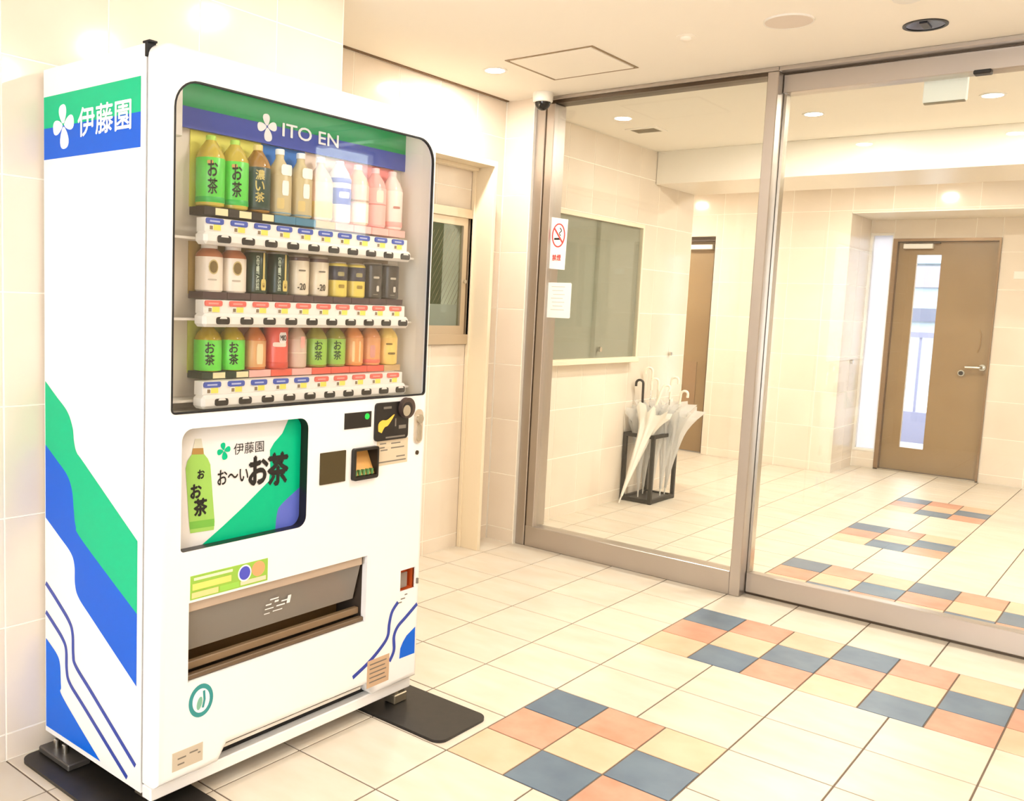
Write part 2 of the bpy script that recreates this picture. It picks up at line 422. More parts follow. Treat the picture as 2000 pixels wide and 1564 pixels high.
# alcove back wall
SL = (-0.692, -0.505, 0.145, 2.04); D2 = (-0.505, 0.288, -0.1, 1.99)
b = MB(); rs = [(-0.694, 2.6, -0.05, ZC)]
for h in (SL, D2): rs = [q for r in rs for q in subtract(r, h)]
for r in rs: b.box(r[0], r[1], 6.004, 6.12, r[2], r[3])
wa = mk('wall_alcove', b, GROUT_W, kind='structure', label='beige tiled wall around the street door', smooth=0)
tile_wall(wa, '-Y', 6.004, -0.692, 2.6, 0, 2.155, [0.60 + 0.3 * i for i in range(8)] + [-0.2, 0.1], VJ, holes=(SL, D2))
# right-hand side of both rooms, with an unseen window added for glare on the drinks display
RW = (1.56, 2.15, 1.72, 2.32)
b = MB()
for r in subtract((-5.0, 6.22, -0.05, ZC), RW): b.box(2.4, 2.5, r[0], r[1], r[2], r[3])
wr2 = mk('wall_right', b, WALL_T, kind='structure', label='right-hand wall outside the picture', smooth=0)
w2 = empty('added_window', (2.45, 1.85, 1.72), kind='structure', label='unseen lobby window added in the right-hand wall for glare on the display')
mk('window_frame', MB().plate([(1.56, 1.72), (2.15, 1.72), (2.15, 2.32), (1.56, 2.32)], [[(1.58, 1.74), (2.13, 1.74), (2.13, 2.30), (1.58, 2.30)]], lambda u, v, d: (d, u, v), 2.43, 2.47), STEEL, w2, smooth=0)
mk('pane', MB().box(2.447, 2.453, 1.575, 2.135, 1.735, 2.305), GLASS, w2, smooth=0)
# street entrance behind the camera, open to the daylight
mk('wall_front', MB().box(-0.824, 0.4, -5.0, -4.85, -0.05, ZC).box(2.3, 2.4, -5.0, -4.85, -0.05, ZC).box(0.4, 2.3, -5.0, -4.85, 2.25, ZC), WALL_T, kind='structure', label='entrance wall behind the viewer', smooth=0)
# dropped beam across the lobby
mk('trim_3', MB().box(-1.365, 2.4, 3.23, 3.87, 2.152, ZC, 0.002), PANEL, kind='structure', label='glossy cream beam dropped across the lobby ceiling', smooth=0)

# ================================================================== GLASS SCREEN
gp = empty('glass_partition', (-0.57, 1.5, 0), 'fixed glass panel in bronze steel frame left of the sliding door', 'glass partition')
mk('side_post', MB().box(-1.19, -1.135, 1.475, 1.60, 0, 2.35, 0.003), STEEL, gp)
mk('side_stile', MB().box(-1.135, -1.128, 1.482, 1.58, 0, 2.335), STEELD, gp, smooth=0)
mk('glazing_bead', MB().box(-1.128, -1.081, 1.478, 1.59, 0.108, 2.335, 0.003), STEEL, gp)
mk('bottom_rail', MB().box(-1.13, 0.007, 1.476, 1.56, 0, 0.112, 0.003), STEEL, gp)
mk('mullion', MB().box(0.007, 0.056, 1.475, 1.60, 0, 2.352, 0.003), STEEL, gp)
mk('top_rail', MB().box(-1.19, 0.056, 1.472, 1.60, 2.352, ZC, 0.002), STEEL, gp)
mk('shadow_channel', MB().box(-1.13, 0.007, 1.485, 1.58, 2.336, 2.352), STEELD, gp, smooth=0)
mk('glass_pane', MB().box(-1.085, 0.01, 1.505, 1.513, 0.105, 2.34), GLASS, gp, smooth=0)

sd = empty('door_3', (0.7, 1.55, 0), kind='structure', label='sliding glass door with wide steel bottom rail')
mk('bottom_rail', MB().box(0.058, 1.36, 1.545, 1.60, 0.012, 0.104, 0.003), STEEL, sd)
mk('floor_guide', MB().box(0.058, 1.36, 1.556, 1.60, 0, 0.012), STEELD, sd, smooth=0)
mk('stile', MB().box(0.058, 0.070, 1.552, 1.60, 0.104, 2.27), CHROME, sd, smooth=0)
mk('glass_pane', MB().box(0.066, 1.36, 1.572, 1.580, 0.10, 2.275), GLASS, sd, smooth=0)
mk('track_cover', MB().box(0.058, 2.4, 1.535, 1.62, 2.268, 2.345, 0.002), STEEL, sd)
mk('track_shadow', MB().box(0.056, 2.4, 1.545, 1.60, 2.345, 2.352), STEELD, sd, smooth=0)
mk('ceiling_track', MB().box(0.056, 2.4, 1.475, 1.60, 2.352, ZC, 0.002), STEEL, sd)
mk('side_panel_post', MB().box(1.36, 1.41, 1.475, 1.60, 0, 2.352, 0.003), STEEL, sd)
mk('side_panel_rail', MB().box(1.41, 2.4, 1.475, 1.56, 0, 0.112, 0.003), STEEL, sd)
mk('side_panel_glass', MB().box(1.41, 2.4, 1.505, 1.513, 0.11, 2.30), GLASS, sd, smooth=0)
mk('door_sensor', MB().box(0.79, 0.85, 1.515, 1.56, 2.252, 2.268, 0.003), BLACK, label='small black door sensor under the sliding door track', cat='sensor')

# no-smoking plate and notice stuck on the fixed glass
GP = lambda u, v, d=0: (u, 1.5049 - d, v)
ns = mk('no_smoking_sign', MB().plate([(-1.094, 1.495), (-0.988, 1.487), (-0.982, 1.745), (-1.084, 1.760)], [], lambda u, v, d: (u, d, v), 1.5035, 1.505), PAPER, label='white no-smoking plate with red ring stuck on the glass', cat='sign', smooth=0)
def ring(cu, cv, a, bb, w, n=32): return ell(cu, cv, a, bb, n), ell(cu, cv, a - w, bb - w, n)
o_, i_ = ring(-1.035, 1.665, 0.040, 0.062, 0.007)
mk('red_ring', MB().plate(o_, [i_[::-1]], lambda u, v, d: (u, d, v), 1.5025, 1.5035), RED, ns, smooth=0)
mk('red_bar', MB().flat([(-1.065, 1.700), (-1.060, 1.708), (-1.005, 1.630), (-1.010, 1.622)], GP, 0.0026), RED, ns, smooth=0)
mk('cigarette', MB().flat([(-1.060, 1.642), (-1.020, 1.642), (-1.020, 1.652), (-1.060, 1.652)], GP, 0.0022), INK, ns, smooth=0)
mk('smoke', MB().flat(ribbon(spline([(-1.022, 1.662), (-1.030, 1.676), (-1.018, 1.688), (-1.028, 1.704)]), 0.005), GP, 0.0022), INK, ns, smooth=0)
lettering('lettering', '禁煙', -1.066, -1.014, 1.535, 1.566, lambda u, v, d=0: GP(u, v, 0.0022 + d), RED, ns, bold=0.02)
nt_ = mk('paper_notice', MB().plate(rrect(-1.093, -0.940, 1.238, 1.421, 0.008), [], lambda u, v, d: (u, d, v), 1.5035, 1.505), PAPER, label='white paper notice with faint lines below the no-smoking plate', cat='notice', smooth=0)
for k in range(7):
    mk('text_line', MB().box(-1.06 + 0.006 * (k % 3), -0.978 - 0.01 * (k % 2), 1.5031, 1.5034, 1.398 - k * 0.02, 1.4015 - k * 0.02), mat('faint_ink', rgb(196, 192, 182), 0.8), nt_, smooth=0)

# ================================================================== SERVICE WINDOW IN ITS FRAMED NICHE
nf = empty('trim_4', (-1.30, 0.5, 0), kind='structure', label='cream steel surround around the service window niche')
mk('niche_jamb', MB().box(-1.365, -1.234, 1.19, 1.214, 0, 2.012, 0.001), JAMB, nf, smooth=0)
mk('niche_head', MB().box(-1.365, -1.234, -0.298, 1.19, 1.985, 2.012, 0.001), JAMB, nf, smooth=0)
mk('inner_strip', MB().box(-1.365, -1.345, 1.178, 1.19, 0, 1.985, 0.001), JAMB, nf, smooth=0)
mk('head_strip', MB().box(-1.365, -1.325, -0.298, 1.178, 1.968, 1.985, 0.001), JAMB, nf, smooth=0)
w1 = empty('window_1', (-1.40, 0.77, WZ0), kind='structure', label='small aluminium sliding service window behind the vending machine')
def RX(u, v, d): return (d, u, v)
def rect(u0, u1, v0, v1): return [(u0, v0), (u1, v0), (u1, v1), (u0, v1)]
AL = mat('aluminium_sash', rgb(206, 190, 166), 0.35, 0.7)
ALD = mat('aluminium_shadow', rgb(120, 100, 78), 0.4, 0.6)
mk('outer_frame', MB().plate(rect(WY0, WY1, WZ0, WZ1), [rect(WY0 + .03, WY1 - .012, WZ0 + .05, WZ1 - .045)], RX, -1.42, -1.352), AL, w1, smooth=0)
mk('outer_groove', MB().box(-1.40, -1.372, WY1 - 0.034, WY1 - 0.012, WZ0 + .05, WZ1 - .045), ALD, w1, smooth=0)
s1 = mk('sliding_sash', MB().plate(rect(0.74, WY1 - .034, WZ0 + .05, WZ1 - .045), [rect(0.775, WY1 - .07, WZ0 + .095, WZ1 - .085)], RX, -1.385, -1.362), AL, w1, smooth=0)
mk('pane', MB().box(-1.376, -1.372, 0.77, WY1 - .065, WZ0 + .09, WZ1 - .08), glass_mat('window_glass', (0.86, 0.9, 0.84), 1.5), s1, smooth=0)
mk('frosted_film', MB().box(-1.3785, -1.3765, 0.775, WY1 - .085, WZ0 + .095, 1.285), FROST, s1, smooth=0)
mk('finger_latch', MB().lathe([(0.011, 0), (0.011, 0.006)], 0, 0, 14), CHROME, s1) if False else mk('finger_latch', MB().cyl((-1.362, 1.142, 1.405), (-1.352, 1.142, 1.405), 0.010, 16), CHROME, s1)
s2 = mk('fixed_sash', MB().plate(rect(WY0 + .03, 0.79, WZ0 + .05, WZ1 - .045), [rect(WY0 + .065, 0.755, WZ0 + .095, WZ1 - .085)], RX, -1.412, -1.39), AL, w1, smooth=0)
mk('pane', MB().box(-1.403, -1.399, WY0 + .06, 0.76, WZ0 + .09, WZ1 - .08), MATS['window_glass'], s2, smooth=0)
wm = MB()
for k in range(26):
    y0 = 0.40 + k * 0.03; pts = []
    a = (y0, WZ0 + .095); L_ = min(WY1 - .07 - y0, 0.56)
    if L_ > 0.02: wm.tube([(-1.3795, y0, 1.28), (-1.3795, y0 + min(L_, 0.25), 1.28 + min(L_, 0.25) * 1.55)], 0.0012, 4)
mk('wire_mesh', wm, ALD, s1, kind='stuff', smooth=0)
OL = mat('office_wall_olive', rgb(132, 134, 104), 0.9)
b = MB().box(-2.45, -2.40, 0.1, 1.45, 0.6, 2.2).box(-2.45, -1.55, 0.05, 0.10, 0.6, 2.2).box(-2.45, -1.55, 1.40, 1.45, 0.6, 2.2).box(-2.45, -1.55, 0.05, 1.45, 2.2, 2.25).box(-2.45, -1.55, 0.05, 1.45, 0.55, 0.6)
mk('wall_office', b, OL, kind='structure', label='olive walls of the small office behind the service window', smooth=0)

# ================================================================== DOORS AT THE FAR END
d1 = empty('door_1', (-2.2, 5.52, 0), kind='structure', label='brown steel door half hidden by the lobby wall')
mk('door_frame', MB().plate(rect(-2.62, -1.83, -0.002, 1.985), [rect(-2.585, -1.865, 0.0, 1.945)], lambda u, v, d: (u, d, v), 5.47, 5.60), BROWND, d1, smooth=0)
lf = mk('door_leaf', MB().box(-2.585, -1.865, 5.52, 5.56, 0.004, 1.945), BROWN, d1, smooth=0)
mk('lower_plate', MB().box(-2.10, -1.975, 5.515, 5.52, 0.25, 0.84, 0.001), mat('brown_plate', rgb(150, 120, 88), 0.35), lf, smooth=0)
mk('door_closer', MB().box(-2.115, -1.880, 5.455, 5.515, 1.872, 1.915, 0.004), WHITE2, d1)
d2 = empty('door_2', (-0.1, 6.06, 0), kind='structure', label='brown street door with a narrow glass strip and lever handle')
mk('door_frame', MB().plate(rect(-0.505, 0.288, -0.002, 1.99), [rect(-0.47, 0.272, 0.0, 1.965)], lambda u, v, d: (u, d, v), 5.985, 6.12), mat('bronze_door_frame', rgb(140, 112, 82), 0.35, 0.4), d2, smooth=0)
lf = mk('door_leaf', MB().plate(rect(-0.468, 0.270, 0.012, 1.963), [rect(-0.325, -0.140, 0.21, 1.855)], lambda u, v, d: (u, d, v), 6.04, 6.08), BROWN, d2, smooth=0)
mk('glass_strip', MB().box(-0.33, -0.135, 6.056, 6.062, 0.205, 1.86), GLASS, lf, smooth=0)
mk('sill', MB().box(-0.505, 0.288, 5.985, 6.12, 0.0, 0.010), CHROME, d2, smooth=0)
mk('door_closer', MB().box(-0.425, -0.20, 5.985, 6.04, 1.905, 1.945, 0.004), WHITE2, d2)
mk('closer_arm', MB().box(-0.41, -0.15, 6.0, 6.03, 1.947, 1.955), STEELD, d2, smooth=0)
hd = mk('lever_handle', MB().tube([(0.235, 6.04, 0.94), (0.235, 5.99, 0.94), (0.225, 5.982, 0.94), (0.12, 5.982, 0.938)], 0.011, 10), CHROME, d2)
mk('rose', MB().cyl((0.235, 6.04, 0.94), (0.235, 6.03, 0.94), 0.026, 20), CHROME, hd)
ck = mk('cylinder_lock', MB().cyl((0.09, 6.04, 0.885), (0.09, 6.022, 0.885), 0.026, 20), CHROME, d2)
mk('thumb_turn', MB().cyl((0.09, 6.022, 0.885), (0.09, 6.012, 0.885), 0.017, 16), BLACK, ck)
mk('pull_scratch', MB().tube([(0.19, 6.036, 1.25), (0.205, 6.034, 1.21), (0.205, 6.034, 1.12), (0.19, 6.036, 1.06)], 0.004, 6), mat('worn_brass', rgb(176, 146, 108), 0.4, 0.6), d2)
sl = empty('window_3', (-0.6, 6.05, 0.145), kind='structure', label='frosted sidelight pane left of the street door')
mk('window_frame', MB().plate(rect(-0.692, -0.505, 0.145, 2.04), [rect(-0.672, -0.515, 0.165, 2.02)], lambda u, v, d: (u, d, v), 6.0, 6.10), WHITE2, sl, smooth=0)
mk('pane', MB().box(-0.675, -0.512, 6.048, 6.056, 0.16, 2.025), FROST, sl, smooth=0)
mk('wall_button', MB().cyl((-0.69, 5.72, 0.93), (-0.672, 5.72, 0.93), 0.018, 16), CHROME, label='small round metal doorstop button on the alcove side wall', cat='doorstop')

# street outside
mk('ground', MB().box(-8, 8, 6.22, 24, -0.2, -0.04), mat('pale_concrete', rgb(170, 170, 178), 0.9, noise=(2, 0.5, rgb(156, 156, 166))), kind='structure', label='pale concrete outside the street door', smooth=0)
fe = empty('balcony_fence', (-0.6, 8.6, -0.04), 'white railing with vertical bars outside the street door', 'railing')
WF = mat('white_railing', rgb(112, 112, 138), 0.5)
mk('kerb', MB().box(-3, 2, 8.55, 8.65, -0.04, 0.30), WF, fe, smooth=0)
mk('top_rail', MB().box(-3, 2, 8.57, 8.63, 1.12, 1.18), WF, fe, smooth=0)
for k in range(34): mk('bar', MB().box(-2.95 + k * 0.145, -2.925 + k * 0.145, 8.588, 8.612, 0.30, 1.12), WF, fe, smooth=0)
bd = empty('street_building', (-1, 17, -0.04), 'pale building with horizontal bands across the street', 'building')
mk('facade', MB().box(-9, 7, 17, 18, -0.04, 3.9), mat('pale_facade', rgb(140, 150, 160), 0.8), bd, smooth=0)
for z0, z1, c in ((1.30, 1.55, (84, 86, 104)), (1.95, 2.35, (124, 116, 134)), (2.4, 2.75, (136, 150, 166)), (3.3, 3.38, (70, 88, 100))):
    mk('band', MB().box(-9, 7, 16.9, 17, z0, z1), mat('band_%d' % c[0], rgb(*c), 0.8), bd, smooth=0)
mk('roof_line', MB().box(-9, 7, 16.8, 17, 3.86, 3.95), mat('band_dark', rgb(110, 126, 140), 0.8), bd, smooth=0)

# ================================================================== CEILING FIXTURES
lens = lamp_mat('lamp_lens', WARM, 40.0)
def downlight(x, y, label, z=ZC, r=0.045, w=1.0):
    t = empty('downlight', (x, y, z), label, 'downlight', 'recessed downlights')
    mk('trim_ring', MB().plate(ell(x, y, r + 0.012, n=32), [ell(x, y, r, n=32)[::-1]], lambda u, v, d: (u, v, d), z - 0.004, z), WHITE2, t)
    mk('lens', MB().plate(ell(x, y, r, n=32), [], lambda u, v, d: (u, v, d), z - 0.002, z - 0.0005), lens, t, smooth=0)
    L_ = bpy.data.lights.new('downlight_lamp', 'AREA'); L_.shape = 'DISK'; L_.size = 2 * r - 0.006; L_.energy = LAMP_W * w; L_.color = WARM
    lo = bpy.data.objects.new('lamp', L_); COL.objects.link(lo); lo.location = (0, 0, -0.004); lo.parent = t
    return t
downlight(-1.042, 0.892, 'lit downlight in the ceiling left of the square hatch')
downlight(-0.13, -0.36, 'lit downlight above the front of the vending machine', w=0.75)
downlight(0.66, -0.37, 'lit downlight in the middle of the entrance ceiling')
downlight(1.60, -0.37, 'unseen downlight added at the right of the entrance ceiling')  # unseen lamp, added to light the entrance
downlight(0.9, -3.2, 'unseen downlight added behind the viewer on the right')  # unseen lamp, added for general light from behind
downlight(-0.12, 2.505, 'lit lobby downlight in the middle, left of the exit sign', w=1.8)
downlight(0.705, 2.475, 'lit lobby downlight right of the exit sign', w=1.8)
downlight(1.6, 2.5, 'added lobby downlight outside the picture on the right', w=1.8)  # unseen lamp, added to light the right of the lobby
downlight(-0.17, 4.48, 'lit hall downlight beyond the dropped beam', w=2.2)
downlight(-2.36, 4.55, 'lit hall downlight in front of the half-hidden door', w=2.2)
downlight(-1.95, 0.75, 'downlight added inside the office to brighten the service window', z=2.2, w=0.35)  # lamp added to lighten the office seen through the glass
P_ = lambda u, v, d: (u, v, d)
# access hatch
ha = mk('access_hatch', MB().box(-0.888, -0.482, 0.792, 1.168, ZC - 0.004, ZC + 0.0), PLASTER, label='square access hatch in the ceiling in front of the glass screen', cat='ceiling hatch', smooth=0)
mk('hatch_frame', MB().plate(rect(-0.905, -0.465, 0.775, 1.185), [rect(-0.894, -0.476, 0.786, 1.174)], P_, ZC - 0.003, ZC), mat('hatch_edge', rgb(150, 128, 98), 0.5, 0.3), ha, smooth=0)
# speaker, smoke detector, dark downlight, dome camera, vent
sp = mk('ceiling_speaker', MB().lathe([(0.083, ZC - 0.005), (0.083, ZC), ], 0.297, 0.872, 40), mat('speaker_grille', rgb(226, 214, 202), 0.8), label='round flush speaker grille in the ceiling', cat='speaker')
mk('rim', MB().plate(ell(0.297, 0.872, 0.088, n=40), [ell(0.297, 0.872, 0.083, n=40)[::-1]], P_, ZC - 0.006, ZC), WHITE2, sp)
sm = mk('smoke_detector', MB().lathe([(0.016, ZC - 0.014), (0.022, ZC - 0.010), (0.022, ZC - 0.003), (0.04, ZC - 0.002), (0.04, ZC)], -0.098, 0.865, 28), PLASTER, label='small round sensor in the ceiling between hatch and speaker', cat='detector')
dk = mk('dark_downlight', MB().plate(ell(0.684, 1.176, 0.075, n=40), [ell(0.684, 1.176, 0.064, n=40)[::-1]], P_, ZC - 0.004, ZC), BLACK, label='unlit black recessed downlight above the sliding door', cat='downlight')
mk('reflector', MB().plate(ell(0.684, 1.176, 0.064, n=40), [], P_, ZC - 0.002, ZC - 0.0005), mat('dark_reflector', rgb(84, 88, 110), 0.15, 1.0), dk, smooth=0)
mk('lamp_bulb', MB().box(0.672, 0.698, 1.135, 1.215, ZC - 0.006, ZC - 0.002), BLACK, dk, smooth=0)
dc = empty('dome_camera', (-1.097, 1.385, ZC - 0.09), 'white security camera with black dome in the ceiling corner', 'camera')
mk('base', MB().lathe([(0.046, ZC - 0.048), (0.050, ZC - 0.044), (0.052, ZC - 0.006), (0.050, ZC)], -1.097, 1.385, 32), WHITE2, dc)
mk('dome', MB().lathe([(0.040 * math.cos(a), ZC - 0.048 - 0.040 * math.sin(a)) for a in [math.pi / 2 * k / 8 for k in range(9)][::-1]], -1.097, 1.385, 28), mat('black_dome', rgb(16, 14, 14), 0.06), dc)
va = empty('ceiling_vent', (-1.087, 2.50, ZC), 'grey louvred air vent in the lobby ceiling', 'vent')
mk('vent_frame', MB().plate(rect(-1.187, -0.987, 2.42, 2.58), [rect(-1.165, -1.009, 2.44, 2.56)], P_, ZC - 0.006, ZC), PLASTER, va, smooth=0)
for k in range(6): mk('slat', MB().box(-1.165, -1.009, 2.443 + k * 0.02, 2.455 + k * 0.02, ZC - 0.005, ZC - 0.001), mat('vent_grey', rgb(140, 128, 106), 0.6), va, smooth=0)
ex = empty('exit_sign', (0.66, 1.69, 2.19), 'blank pale back of a sign box hanging behind the sliding door', 'sign')
mk('box', MB().box(0.585, 0.745, 1.675, 1.705, 2.195, 2.315, 0.003), mat('glowing_sign_box', rgb(242, 240, 228), 0.5, emit=0.3), ex)  # faint glow added so the unlit back looks pale
mk('hanger', MB().box(0.62, 0.71, 1.682, 1.698, 2.315, ZC), WHITE2, ex, smooth=0)
mk('bottom_edge', MB().box(0.59, 0.74, 1.674, 1.70, 2.190, 2.195), mat('sign_edge', rgb(150, 140, 118), 0.6), ex, smooth=0)

mk('downlight_trim', MB().lathe([(0.03, ZC - 0.012), (0.045, ZC - 0.006), (0.048, ZC)], 0.700, 0.835, 28), WHITE2, label='white round downlight fitting cut off by the top of the picture', cat='sensor')  # plain disc standing for the edge of a downlight
mk('wall_plate', MB().box(0.392, 0.50, 5.994, 6.0028, 1.662, 1.722, 0.001), PAPER, label='small white plate on the wall right of the street door', cat='plate', smooth=0)

# ================================================================== LOBBY OBJECTS
nb = empty('notice_board', (-1.365, 2.47, 0.96), 'wall notice board with grey-green felt behind sliding glass', 'notice board')
mk('backing', MB().box(-1.365, -1.338, 1.95, 2.995, 0.985, 1.835), BOARD, nb, smooth=0)
mk('frame', MB().plate(rect(1.93, 3.015, 0.962, 1.858), [rect(1.95, 2.995, 0.985, 1.835)], RX, -1.365, -1.315), JAMB, nb, smooth=0)
mk('glass_door', MB().box(-1.326, -1.322, 2.40, 2.995, 0.985, 1.835), GLASS, nb, smooth=0)
mk('glass_door', MB().box(-1.333, -1.329, 1.95, 2.46, 0.985, 1.835), GLASS, nb, smooth=0)
mk('bottom_lip', MB().box(-1.365, -1.300, 1.93, 3.015, 0.950, 0.975, 0.002), JAMB, nb)
mk('lock_knob', MB().cyl((-1.322, 2.51, 1.04), (-1.308, 2.51, 1.04), 0.016, 18), CHROME, nb)
mk('wall_hook', MB().cyl((-1.365, 3.61, 0.99), (-1.345, 3.61, 0.99), 0.012, 14), CHROME, label='tiny round metal fitting on the lobby wall by the brown door', cat='fitting')
us = empty('umbrella_stand', (-1.245, 3.17, 0), 'black square-tube umbrella stand against the lobby wall', 'umbrella stand')
BM = mat('black_metal', rgb(16, 12, 10), 0.5)
X0, X1, Y0, Y1, H = -1.362, -1.135, 2.985, 3.355, 0.468; q = 0.024
for x in (X0, X1 - q):
    for y in (Y0, Y1 - q): mk('leg', MB().box(x, x + q, y, y + q, 0, H, 0.001), BM, us, smooth=0)
for y in (Y0, Y1 - q):
    mk('top_bar', MB().box(X0 + q, X1 - q, y, y + q, H - q, H, 0.001), BM, us, smooth=0); mk('bottom_bar', MB().box(X0 + q, X1 - q, y, y + q, 0.004, 0.004 + q, 0.001), BM, us, smooth=0)
for x in (X0, X1 - q):
    mk('top_bar', MB().box(x, x + q, Y0 + q, Y1 - q, H - q, H, 0.001), BM, us, smooth=0); mk('bottom_bar', MB().box(x, x + q, Y0 + q, Y1 - q, 0.004, 0.004 + q, 0.001), BM, us, smooth=0)
mk('drip_tray', MB().box(X0 + q, X1 - q, Y0 + q, Y1 - q, 0.004, 0.02), BLACK, us, smooth=0)
def umbrella(tip, top, hook, label, handle_m, canopy_m, rmax=0.05, ruffle=0.35, hl=0.13, c1=0.70):
    """closed vinyl umbrella from tip to top of the straight shaft; hook = horizontal direction of the handle crook"""
    tip = Vector(tip); top = Vector(top); ax = (top - tip); Ln = ax.length; ax.normalize()
    t = empty('umbrella', tip, label, 'umbrella', 'clear vinyl umbrellas in the stand')
    a = ax.cross(Vector((0.3, 1, 0))).normalized(); bb = ax.cross(a)
    mk('shaft', MB().tube([tip, top], 0.004, 8), CHROME, t)
    mk('ferrule', MB().tube([tip, tip + ax * 0.05], [0.004, 0.006], 8), WHITE2, t)
    n = 32; rings = 14; vs = []; fs = []
    for i in range(rings):
        s = i / (rings - 1); rr = 0.008 + (rmax - 0.008) * (s ** 1.2)
        if s > 0.72: rr *= 1 + 0.75 * ((s - 0.72) / 0.28) ** 1.3
        for k in range(n):
            w = 2 * math.pi * k / n
            f = 1 + ruffle * s * math.cos(8 * w + s * 2.0) + 0.20 * s * math.sin(3 * w + tip.x * 40)
            h = 0.05 + s * (Ln * c1 - 0.05) + (0.03 * math.cos(8 * w + 1.0) * max(0, s - 0.75) * 4)
            vs.append(tip + ax * h + (a * math.cos(w) + bb * math.sin(w)) * rr * f)
    fs = [(i * n + k, i * n + (k + 1) % n, (i + 1) * n + (k + 1) % n, (i + 1) * n + k) for i in range(rings - 1) for k in range(n)]
    mk('canopy', MB().add(vs, fs), canopy_m, t, smooth=60)
    hk = Vector((hook[0], hook[1], 0)).normalized(); R_ = 0.024
    pts = [top - ax * hl, top - ax * 0.03, top]
    for k in range(1, 9):
        w = math.pi * k / 8; pts.append(top + hk * (R_ - R_ * math.cos(w)) + ax * (R_ * math.sin(w)))
    pts.append(pts[-1] - ax * 0.02)
    mk('handle', MB().tube(pts, 0.0085, 10), handle_m, t)
WH = mat('ivory_handle', rgb(240, 232, 214), 0.3)
umbrella((-1.27, 3.07, 0.022), (-1.292, 3.09, 0.800), (-1, -0.6), 'clear umbrella with black crook handle in the stand', BLACK, VINYL, 0.058, 0.40, c1=0.76)
umbrella((-1.30, 3.20, 0.022), (-1.283, 3.20, 0.880), (-1, -0.3), 'white-handled umbrella standing tallest, behind the black handle', WH, VINYL, 0.056, 0.40, c1=0.70)
umbrella((-1.215, 3.16, 0.022), (-1.200, 3.13, 0.815), (-1, -0.5), 'white-handled umbrella just right of the black-handled one', WH, VINYL, 0.066, 0.45, c1=0.80)
umbrella((-1.19, 3.24, 0.022), (-1.14, 3.20, 0.830), (1, 0.2), 'white-handled umbrella in the middle of the right-hand bunch', WH, VINYL, 0.066, 0.45, c1=0.79)
umbrella((-1.19, 3.31, 0.022), (-1.085, 3.24, 0.740), (1, 0.1), 'umbrella leaning right with the lowest white handle', WH, VINYL, 0.066, 0.45, c1=0.84)
umbrella((-1.300, 2.86, 0.006), (-1.150, 3.09, 0.78), (1, 0.3), 'white umbrella leaning with its tip on the floor outside the stand', WH, mat('white_vinyl', rgb(240, 236, 226), 0.4), 0.058, 0.22, c1=0.80)

# ================================================================== VENDING MACHINE
YL, YR, ZT = YS, -0.420, 1.853
vm = empty('vending_machine', (-0.55, -0.91, 0), 'tall white drink vending machine with green and blue wave graphics', 'vending machine')
S = lambda u, v, d=0: (u, YS - 0.0006 - d, v)               # near side, seen from the front
FD = lambda u, v, d=0: (XF + 0.0006 + d, u, v)              # door front
# cabinet: five-sided shell, open to the door
b = MB().box(-0.808, -0.800, YL, YR, 0.056, ZT).box(-0.800, -0.336, YL, YL + 0.02, 0.056, ZT).box(-0.800, -0.336, YR - 0.02, YR, 0.056, ZT)
b.box(-0.800, -0.336, YL + 0.02, YR - 0.02, ZT - 0.02, ZT).box(-0.800, -0.336, YL + 0.02, YR - 0.02, 0.056, 0.08)
mk('cabinet', b, WHITE, vm, smooth=0)
mk('door_gasket', MB().plate(rect(YL + 0.004, YR - 0.004, 0.08, ZT - 0.004), [rect(YL + 0.009, YR - 0.009, 0.10, ZT - 0.009)], RX, -0.336, -0.329), GASKET, vm, smooth=0)
mk('hinge_cap', MB().box(-0.339, -0.328, YL - 0.003, YL + 0.02, ZT - 0.03, ZT + 0.005, 0.001).box(-0.350, -0.322, YL - 0.002, YL + 0.02, ZT + 0.001, ZT + 0.006, 0.001), GASKET, vm)
# door with its openings and rounded edges
def offset(poly, d):
    P = [Vector(p) for p in poly]; n = len(P); out = []
    for i in range(n):
        e0 = (P[i] - P[i - 1]).normalized(); e1 = (P[(i + 1) % n] - P[i]).normalized()
        n0 = Vector((-e0.y, e0.x)); n1 = Vector((-e1.y, e1.x)); k = n0 + n1
        out.append(tuple(P[i] + k * (d / max(0.3, (1 + n0.dot(n1))))))
    return out
outer = [(YL, 0.086), (-1.205, 0.086), (-1.178, 0.127), (-0.650, 0.127), (-0.620, 0.086), (YR, 0.086)] + \
        [(YR - 0.03 + 0.03 * math.cos(a), ZT - 0.03 + 0.03 * math.sin(a)) for a in [math.pi / 2 * k / 6 for k in range(7)]] + \
        [(YL + 0.03 - 0.03 * math.sin(a), ZT - 0.03 + 0.03 * math.cos(a)) for a in [math.pi / 2 * k / 6 for k in range(7)]]
DW = rrect(-1.362, -0.443, 1.008, 1.776, 0.065, 8, (0.15, 0.15, 1, 1))
AW = rrect(-1.333, -0.927, 0.667, 0.968, 0.030, 6, (0.3, 1, 1, 1))
TO = rect(-1.307, -0.675, 0.333, 0.536)
CR = rect(-0.522, -0.452, 0.390, 0.458)
BS = rect(-0.748, -0.660, 0.782, 0.858)
R0 = 0.022; prof = [(R0 * (1 - math.sin(a)), -R0 * (1 - math.cos(a))) for a in [math.pi / 2 * k / 6 for k in range(7)]]
dm = MB(); f0 = offset(outer, R0); holes = [DW, AW, TO, CR, BS]
flat = [f0] + [h[::-1] for h in holes]
tr_ = tessellate_polygon([[Vector((u, v, 0)) for u, v in l] for l in flat]); fl = [p for l in flat for p in l]
dm.add([(XF, u, v) for u, v in fl], [tuple(t) for t in tr_])
loops = [[(XF + dx, u, v) for u, v in offset(outer, ins)] for ins, dx in prof] + [[(-0.329, u, v) for u, v in outer]]
